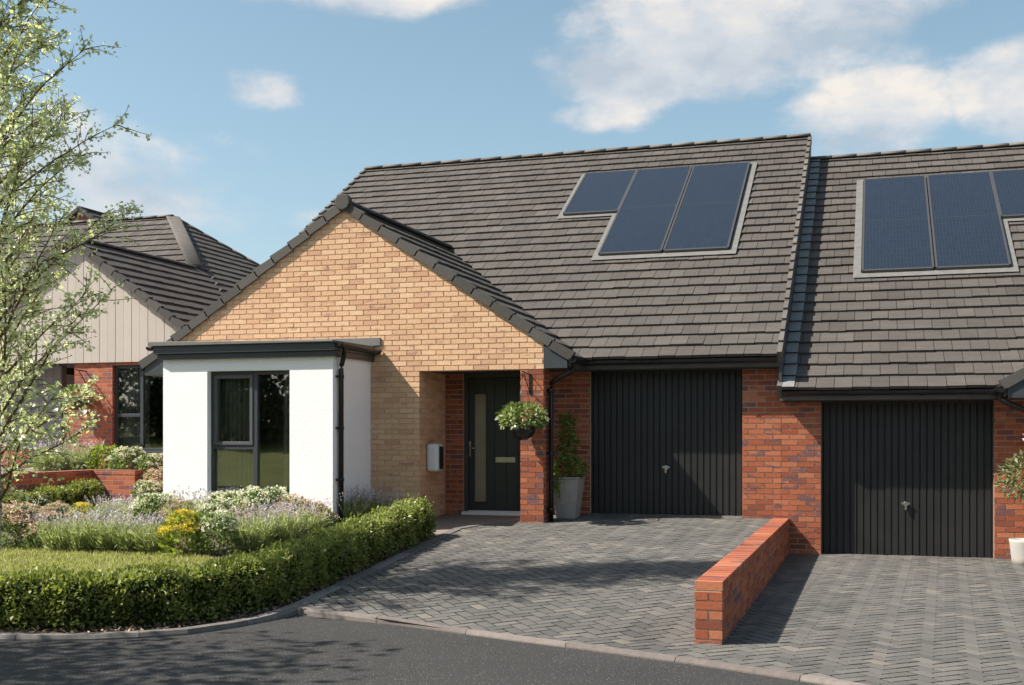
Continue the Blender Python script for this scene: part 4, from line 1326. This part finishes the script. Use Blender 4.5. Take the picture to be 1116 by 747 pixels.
def ground_at(px, py):
    """where the view line of a pixel of the photograph meets the garden slope (survey of the plot)"""
    u, w_ = (px - 558) / 1269, (474 - py) / 1269
    dx, dy, dz = cA * u - sA, sA * u + cA, w_
    t = (-.066 * 9.2 - 1.66) / (dz - .066 * dy)
    return Vector((dx * t, dy * t, gz(dy * t) + .01))


KINDS = {}
KINDS['lavender'] = (lambda: mk_lavender(.52, .31, 260, .42), ['lavender_leaf', 'lavender_flower'], 'lavender', 'lavender')
KINDS['pink_sedum'] = (lambda: mk_dome(.46, .34, 640, .065, 95, .055, 26, .02), ['sedum_leaf', 'sedum_pink'], 'flowering_stonecrop', 'flowering plant')
KINDS['white_sedum'] = (lambda: mk_dome(.49, .36, 640, .075, 24, .085, 60, .05), ['sedum_leaf', 'sedum_white'], 'flowering_stonecrop', 'flowering plant')
KINDS['mixed'] = (lambda: mk_dome(.50, .33, 760, .062, 90, .036, 14), ['sedum_leaf', 'sedum_white'], 'flowering_shrub', 'flowering plant')
KINDS['gold'] = (lambda: mk_dome(.46, .26, 420, .06, 80, .05, 22), ['lime_leaf', 'gold_leaf'], 'golden_shrub', 'shrub')
KINDS['lime'] = (lambda: mk_dome(.50, .34, 620, .075, 0, 0, 0), ['lime_leaf', 'gold_leaf'], 'green_shrub', 'shrub')
FIRST = {}
PL = [  # kind, px, py of the foot, scale, label
    ('pink_sedum', 14, 597, 1.15, 'dusty pink stonecrop leftmost at the lawn edge of the bed'),
    ('pink_sedum', 44, 599, .72, 'small pink stonecrop at the lawn edge, left of the grassy lavender'),
    ('lavender', 68, 601, .95, 'grassy lavender at the lawn edge, next to the small pink stonecrop'),
    ('lavender', 93, 602, .90, 'grassy lavender at the lawn edge, second after the small pink stonecrop'),
    ('lavender', 119, 602, .95, 'grassy lavender in the middle of the row at the lawn edge'),
    ('lavender', 144, 603, .90, 'grassy lavender at the lawn edge, second left of the golden shrub'),
    ('lavender', 168, 604, .88, 'grassy lavender at the lawn edge just left of the golden shrub'),
    ('gold', 200, 606, 1.12, 'golden yellow shrub at the front of the bed, below the bay window'),
    ('mixed', 238, 604, 1.0, 'white flecked leafy shrub just right of the golden shrub'),
    ('lavender', 274, 602, 1.0, 'lavender behind the hedge, just right of the white flecked shrub'),
    ('lavender', 303, 597, 1.05, 'lavender behind the hedge below the right half of the bay window'),
    ('lavender', 330, 591, 1.0, 'lavender behind the hedge in front of the bay corner'),
    ('pink_sedum', 30, 580, .82, 'dusty pink stonecrop behind the leftmost one, near the low hedge'),
    ('white_sedum', 34, 567, .80, 'white topped stonecrop in front of the low hedge at far left'),
    ('pink_sedum', 62, 580, .80, 'dusty pink stonecrop between the white topped one and the orange tinted shrub'),
    ('gold', 90, 581, .90, 'orange tinted shrub in the second row below the low hedge'),
    ('lavender', 118, 580, .9, 'purple lavender in the second row right of the orange tinted shrub'),
    ('lavender', 142, 582, .9, 'purple lavender in the second row below the end of the brick wall'),
    ('white_sedum', 170, 582, 1.05, 'white stonecrop left of the bay corner, behind the lavender row'),
    ('pink_sedum', 194, 576, .95, 'pink stonecrop against the left part of the white bay wall'),
    ('lavender', 210, 571, 1.15, 'tall lavender against the white bay wall left of its window'),
    ('white_sedum', 252, 578, 1.22, 'large white topped stonecrop under the left half of the bay window'),
    ('white_sedum', 286, 575, 1.25, 'large white topped stonecrop under the right half of the bay window'),
    ('pink_sedum', 268, 590, .95, 'pink stonecrop in front of the white topped ones below the bay window'),
    ('pink_sedum', 318, 577, 1.12, 'dusty pink stonecrop under the right edge of the bay window'),
    ('pink_sedum', 338, 579, 1.0, 'dusty pink stonecrop nearest to the bay corner and its black downpipe'),
    ('lime', 352, 582, .62, 'low bright green shrub at the foot of the black bay downpipe'),
    ('lavender', 380, 577, 1.0, 'lavender at the foot of the shaded bay side, nearest the downpipe'),
    ('lavender', 402, 573, 1.0, 'lavender where the shaded bay side meets the buff brick wall'),
    ('lavender', 426, 571, .85, 'lavender in front of the buff brick wall behind the hedge end'),
    ('lavender', 52, 562, .62, 'purple lavender just in front of the low hedge at left'),
    ('lavender', 160, 568, .7, 'purple lavender in front of the brick wall end'),
    ('mixed', 128, 569, .6, 'pale leafy shrub in front of the brick wall end'),
]
for kd, px, py, s_, lab in PL:
    fn, mats, nm, cat = KINDS[kd]
    loc = ground_at(px, py)
    if -10.0 < loc.x < -6.7 and loc.y > 13.82 and px < 345:        # keep clear of the bay
        d_ = (loc - Vector((0, 0, 1.66))) * (13.78 / loc.y)
        loc = Vector((d_.x, d_.y, gz(d_.y) + .01))
    elif loc.x < -6.5 and loc.y > 14.9:
        loc = Vector((loc.x, 14.9, loc.z))
    rz = random.uniform(0, 6.28)
    grp = {'lavender': 'lavender clumps in the flower bed', 'pink_sedum': 'stonecrops in the flower bed', 'white_sedum': 'stonecrops in the flower bed'}.get(kd)
    if kd not in FIRST:
        FIRST[kd] = plant(nm, fn(), mats, loc, lab, cat, grp, rz, s_)
    else:
        copy_thing(FIRST[kd], loc, lab, rz, s_, grp)
# plants behind and beside the neighbouring wall
for kd, pos, s_, lab in [('lavender', (-13.35, 17.3, .95), 1.1, 'lavender above the brick boundary wall in front of the far dark door'),
                         ('lavender', (-13.75, 17.0, .95), 1.1, 'lavender above the boundary wall at far left by the grey cladding'),
                         ('lime', (-12.95, 17.4, .93), 1.05, 'bright green shrub above the boundary wall in front of the far house'),
                         ('white_sedum', (-12.35, 17.25, .95), .95, 'white flowering stonecrop above the boundary wall under the far window'),
                         ('white_sedum', (-11.85, 17.2, .92), .85, 'white stonecrop at the right end above the boundary wall'),
                         ('pink_sedum', (-11.50, 16.9, .55), 1.15, 'pinkish plant spilling beside the boundary wall end'),
                         ('white_sedum', (-11.40, 16.5, .48), .85, 'white stonecrop low beside the boundary wall end and bay')]:
    copy_thing(FIRST[kd], pos, lab, random.uniform(0, 6), s_, None)
    
# ------------------------------------------------------------------ boundary wall
b = MB()
b.box(-12.76, -12.54, 10.5, 16.54, 0.0, .996); b.box(-12.76, -11.72, 16.541, 16.76, .2, .996)
bw = b.build('boundary_wall', 'red_brick', None, bevel=.004, origin=(-12.6, 15, .4))
tag(bw, 'low red brick boundary wall turning a corner left of the white bay', 'wall')
b = MB()
y = 10.5
while y < 16.53:
    b.box(-12.765, -12.535, y + .001, min(y + .1115, 16.54) - .001, .997, 1.07); y += .1115
xx = -12.765
while xx < -11.73:
    b.box(xx + .001, min(xx + .1115, -11.715) - .001, 16.536, 16.765, .997, 1.07); xx += .1115
b.build('coping', 'red_brick', bw)

# ------------------------------------------------------------------ neighbouring house at the left
nb = thing('bungalow', (-15.6, 22, .95), 'bungalow with grey clad gable and hipped roof behind the birch', 'house')
NX, NZ, NE, NEZ = -15.65, 5.66, -12.19, 3.2
TN = (NZ - NEZ) / (NE - NX)
ng = lambda x: NZ - TN * abs(x - NX) - .06
b = MB()
x = -18.8
i = 0
while x < -12.45:                      # upright boards
    x2 = min(x + .19, -12.42)
    mid_l, mid_r = x + .004, x2 - .004
    poly = [(mid_l, 3.12), (mid_r, 3.12), (mid_r, ng(mid_r)), (mid_l, ng(mid_l))]
    if mid_l < NX < mid_r: poly = [(mid_l, 3.12), (mid_r, 3.12), (mid_r, ng(mid_r)), (NX, NZ - .06), (mid_l, ng(mid_l))]
    b.prism_y(poly, 19.985 + (0 if i % 2 else .004), 20.02)
    x = x2; i += 1
b.prism_y([(-18.85, 3.13), (-12.43, 3.13), (-12.43, ng(-12.43)), (NX, NZ - .07), (-18.85, ng(-18.85))], 20.021, 20.1)
b.build('clad_gable', 'cladding', nb)
b = MB()
b.box(-15.63, -14.72, 20.03, 20.3, .5, 3.115); b.box(-14.72, -13.05, 20.03, 20.3, .5, 1.335); b.box(-13.05, -12.43, 20.03, 20.3, .5, 3.115)
b.box(-14.72, -13.05, 20.03, 20.3, 3.06, 3.115)
b.box(-15.62, -15.4, 20.3, 21.3, .5, 3.115)
b.box(-16.55, -16.15, 21.2, 21.4, .5, 3.115); b.box(-18.85, -16.55, 20.8, 21.0, .5, 1.33)
b.box(-12.65, -12.43, 20.3, 33, .5, 3.1); b.box(-18.85, -12.65, 32.8, 33, .5, 3.1)
b.build('brick_wall', 'red_brick', nb)
b = MB(); b.box(-18.85, -15.63, 20.1, 21.4, 3.12, 3.14); b.build('porch_ceiling', 'soffit_grey', nb)
b = MB()
x = -18.85
while x < -16.56:
    b.box(x + .003, min(x + .19, -16.55) - .003, 20.79, 20.82, 1.33, 3.12); x += .19
b.box(-18.85, -16.551, 20.821, 20.95, 1.33, 3.12)
b.build('side_cladding', 'cladding_grey', nb)
b = MB(); b.box(-16.15, -15.63, 21.22, 21.3, .95, 3.08)
dd = b.build('front_door', 'door_paint', nb)
b = MB(); b.box(-16.15, -16.09, 21.16, 21.219, .95, 3.1); b.box(-15.69, -15.63, 21.16, 21.219, .95, 3.1); b.box(-16.09, -15.69, 21.16, 21.219, 3.02, 3.1); b.build('frame', 'anthracite', dd)
b = MB(); b.tube([(-15.98, 21.2, 1.95), (-15.98, 21.13, 1.95), (-15.88, 21.13, 1.95)], .012, 8); b.build('handle', 'chrome', dd)
window(None, nb, -14.715, -13.055, 1.34, 3.055, 20.10, -14.08, 2.05, False, ((-.05, .4), (.9, 1.08)))
b = MB()
LN = (NE - NX) * math.hypot(1, TN)
SN = math.hypot(1, TN)
fsx = lambda x: (NE - x) * SN
# right slope: from the verge to the far hip
poly = [(0, 0), (33.9 - 19.88, 0), (27.7 - 19.88, fsx(-18.4)), (24.5 - 19.88, fsx(NX)), (0, fsx(NX))]
tile_plane(b, (NE, 19.88, NEZ), (0, 1, 0), (-1, 0, TN), poly, seed=70)
b.face([(NE, 19.9, NEZ - .05), (NE, 33.9, NEZ - .05), (-18.4, 27.7, 7.55), (NX, 24.5, NZ - .05), (NX, 19.9, NZ - .05)])
# left slope of the gable
tile_plane(b, (2 * NX - NE, 19.88, NEZ), (0, 1, 0), (1, 0, TN), [(0, 0), (2, 0), (4.6, LN), (0, LN)], seed=71)
b.face([(2 * NX - NE, 19.9, NEZ - .05), (2 * NX - NE, 25, NEZ - .05), (NX, 25, NZ - .05), (NX, 19.9, NZ - .05)])
# main front slope
MT = (7.62 - NEZ) / (27.7 - 21.5); MS = math.hypot(1, MT)
tile_plane(b, (-27.5, 21.5, NEZ), (1, 0, 0), (0, 1, MT), [(0, 0), (27.5 + NE, 0), (27.5 - 18.4, 6.2 * MS), (0, 6.2 * MS)], seed=72)
b.face([(-27.5, 21.5, NEZ - .06), (NE, 21.5, NEZ - .06), (-18.4, 27.7, 7.55), (-27.5, 27.7, 7.55)])
b.face([(-27.5, 33.9, NEZ - .06), (NE, 33.9, NEZ - .06), (-18.4, 27.7, 7.58), (-27.5, 27.7, 7.58)])
nr = b.build('roof', 'roof_tile', nb)
b = MB()
ridge_row(b, (-27.5, 27.7, 7.66), (-18.4, 27.7, 7.66)); ridge_row(b, (-18.4, 27.7, 7.66), (NX, 24.5, NZ + .10), .19, seg=6, gap=.001, flat=.20)
ridge_row(b, (-18.4, 27.7, 7.64), (NE, 33.9, NEZ + .06), .12)
b.build('ridge_tiles', 'ridge_tile', nr)
b = MB(); ridge_row(b, (NX, 19.86, NZ + .03), (NX, 24.4, NZ + .03))
b.build('gable_ridge_tiles', 'verge_unit', nr)
b = MB()
verge_row(b, (NE, 0, NEZ), (NX, 0, NZ), 19.84, 19.97); verge_row(b, (2 * NX - NE, 0, NEZ), (NX, 0, NZ), 19.84, 19.97)
b.build('verge_units', 'verge_unit', nr)
b = MB(); b.prism_y([(-12.425, 3.05), (-12.22, 3.05), (-12.22, 3.17), (-12.425, 3.32)], 19.97, 33); b.tube([(-12.13, 19.9, 3.17), (-12.13, 33.5, 3.17)], .055, 10)
b.build('fascia', 'anthracite', nb)
hb2 = thing('hanging_basket', (-15.35, 19.72, 2.0), 'hanging basket of mixed flowers on the far house beside its door', 'hanging basket')
b = MB(); b.lathe((-15.35, 19.72, 2.15), [(.001, 0), (.10, .02), (.18, .10), (.20, .20), (.001, .17)], 18); b.build('bowl', 'twig', hb2)
p1, d1 = blob(420, (-15.35, 19.72, 2.42), (.36, .28, .22), .3)
leaf_mesh('foliage', p1, unit(d1 + rng.normal(size=(420, 3)) * .5), rng.uniform(.06, .11, 420), None, hb2, .7, mats=['basket_leaf', 'sedum_white', 'pink_petal'], mi=rng.choice(3, 420, p=[.72, .2, .08]))
b = MB(); b.tube([(-15.35, 20.03, 2.95), (-15.35, 19.70, 2.97)], .012, 6); b.tube([(-15.35, 20.03, 2.7), (-15.35, 19.8, 2.95)], .01, 6); b.build('bracket', 'black_plastic', hb2)

# farther house behind it: brick gable between two roof slopes
fh = thing('bungalow', (-26, 29, 1.4), 'farther house behind the birch with brick gable top', 'house')
FX, FY, FZ = -27.8, 36.0, 9.95
b = MB()
b.prism_y([(FX - 5, 1), (FX + 4.6, 1), (FX + 4.6, FZ - 3.4), (FX, FZ - .1), (FX - 5, FZ - 3.7)], FY, FY + 9)
b.build('brick_wall', 'red_brick', fh)
b = MB()
for sg in (1, -1):
    tile_plane(b, (FX + sg * 5.2, FY - .12, FZ - 3.8), (0, 1, 0), (-sg, 0, .73), [(0, 0), (9.3, 0), (9.3, 5.2 * math.hypot(1, .73)), (0, 5.2 * math.hypot(1, .73))], g=.4, w=.4, seed=90)
    b.face([(FX + sg * 5.2, FY - .1, FZ - 3.85), (FX + sg * 5.2, FY + 9.2, FZ - 3.85), (FX, FY + 9.2, FZ - .05), (FX, FY - .1, FZ - .05)])
fr_ = b.build('roof', 'roof_tile', fh)
b = MB(); verge_row(b, (FX + 5.2, 0, FZ - 3.8), (FX, 0, FZ), FY - .16, FY - .02); verge_row(b, (FX - 5.2, 0, FZ - 3.8), (FX, 0, FZ), FY - .16, FY - .02)
ridge_row(b, (FX, FY - .15, FZ + .03), (FX, FY + 9, FZ + .03)); b.build('verge_units', 'verge_unit', fr_)

# ------------------------------------------------------------------ birch
def birch(name, base, height, nbr, reach, label, leafn, seed, low=1.0):
    rs = random.Random(seed)
    t = thing(name, base, label, 'tree')
    B = Vector(base)
    b = MB()
    path = [B + Vector((.10 * math.sin(q * .9) + .02 * q, .08 * math.cos(q * .8), q * height / 9)) for q in range(10)]
    b.tube(path, .10, 10, r1=.012); b.build('trunk', 'birch_bark', t)
    b = MB()
    lp, ld, ls = [], [], []
    for i in range(nbr):
        f = i / (nbr - 1)
        hgt = low + (height * .93 - low) * f ** .92
        q = hgt / height * 9; j = min(8, int(q)); o = path[j].lerp(path[j + 1], q - j)
        an = i * 2.399963 + rs.uniform(-.4, .4)
        L = reach * min(1, .62 + 1.5 * f) * (1 - f * .74) * rs.uniform(.72, 1.12)
        el = R(rs.uniform(34, 58) + 14 * f)
        d = Vector((math.cos(an) * math.cos(el), math.sin(an) * math.cos(el), math.sin(el)))
        pts = [o]
        cur = o.copy()
        n = 9
        for s in range(n):
            d = (d + Vector((rs.gauss(0, .09), rs.gauss(0, .09), rs.gauss(.0, .07) - .012))).normalized()
            cur = cur + d * L / n
            pts.append(cur.copy())
        b.tube(pts, .013 * (1 - f * .5) + .004, 6, r1=.003)
        for s in range(2, n + 1):
            for rep in range(3 if s < n else 4):
                o2 = pts[s].lerp(pts[s - 1], rs.random())
                dd_ = (pts[s] - pts[s - 1]).normalized()
                d2 = (dd_ * .8 + Vector((rs.gauss(0, .62), rs.gauss(0, .62), rs.gauss(.05, .5)))).normalized()
                L2 = rs.uniform(.25, .60) * (1.15 - .5 * s / n)
                pp = [o2]
                c2 = o2.copy()
                for w in range(4):
                    d2 = (d2 + Vector((rs.gauss(0, .15), rs.gauss(0, .15), rs.gauss(-.05, .12)))).normalized()
                    c2 = c2 + d2 * L2 / 4; pp.append(c2.copy())
                b.tube(pp, .005, 4, r1=.002)
                for w in range(leafn):
                    k_ = rs.random() ** .8 * 3.999; a_ = int(k_)
                    p = pp[a_].lerp(pp[a_ + 1], k_ - a_)
                    lp.append(tuple(p + Vector((rs.gauss(0, .02), rs.gauss(0, .02), rs.gauss(0, .02)))))
                    ld.append((rs.gauss(0, .6), rs.gauss(0, .6), rs.gauss(-.35, .5))); ls.append(rs.uniform(.030, .058))
    b.build('branches', 'twig', t)
    leaf_mesh('crown', np.array(lp), unit(np.array(ld)), np.array(ls), 'birch_leaf', t, .72, .35)
    return t


birch('birch_tree', (-8.40, 9.36, .03), 8.4, 112, 2.3, 'young pale leaved birch tree in front of the grey clad house', 15, 5, .9)

# ------------------------------------------------------------------ trees across and beside the road (off frame: they shade the road and show in the glass)
lp, ld, ls = [], [], []
tb = MB()


def wood(cx, cy, h, r, n, size, low=.25):
    c = np.array((cx, cy, h * (.5 + low / 2)))
    for q in range(14):
        cc = c + unit(rng.normal(size=3)) * np.array([r, r, h * (1 - low) * .5]) * random.uniform(.25, .72)
        p, d = blob(n // 14, cc, (r * .5, r * .5, h * .2), .3)
        lp.append(p); ld.append(unit(d + rng.normal(size=p.shape) * .7)); ls.append(rng.uniform(size * .6, size * 1.3, len(p)))
    tb.tube([(cx, cy, 0), (cx + .1, cy, h * .4), (cx, cy + .1, h * .75)], .05 * h * .5, 8, 1, r1=.03)


for tx_ in np.arange(-62, 14, 4.6):
    wood(tx_ + random.uniform(-1, 1), -17 + random.uniform(-2, 2), random.uniform(8, 11), 3.0, 3200, .36, .05)
for tx_ in np.arange(-60, 12, 3.1):
    wood(tx_, -21 + random.uniform(-1, 1), random.uniform(3.5, 5), 2.4, 1500, .36, -.4)
wood(-10.2, 4.5, 7.2, 2.1, 4600, .13, .40)
o = leaf_mesh('wood', np.vstack(lp), np.vstack(ld), np.concatenate(ls), 'dark_leaf', None, .7)
tag(o, 'leafy trees across the road, mirrored dark in the window glass', 'trees', kind='stuff')
tko = tb.build('wood_trunks', ['twig', 'twig'], o)
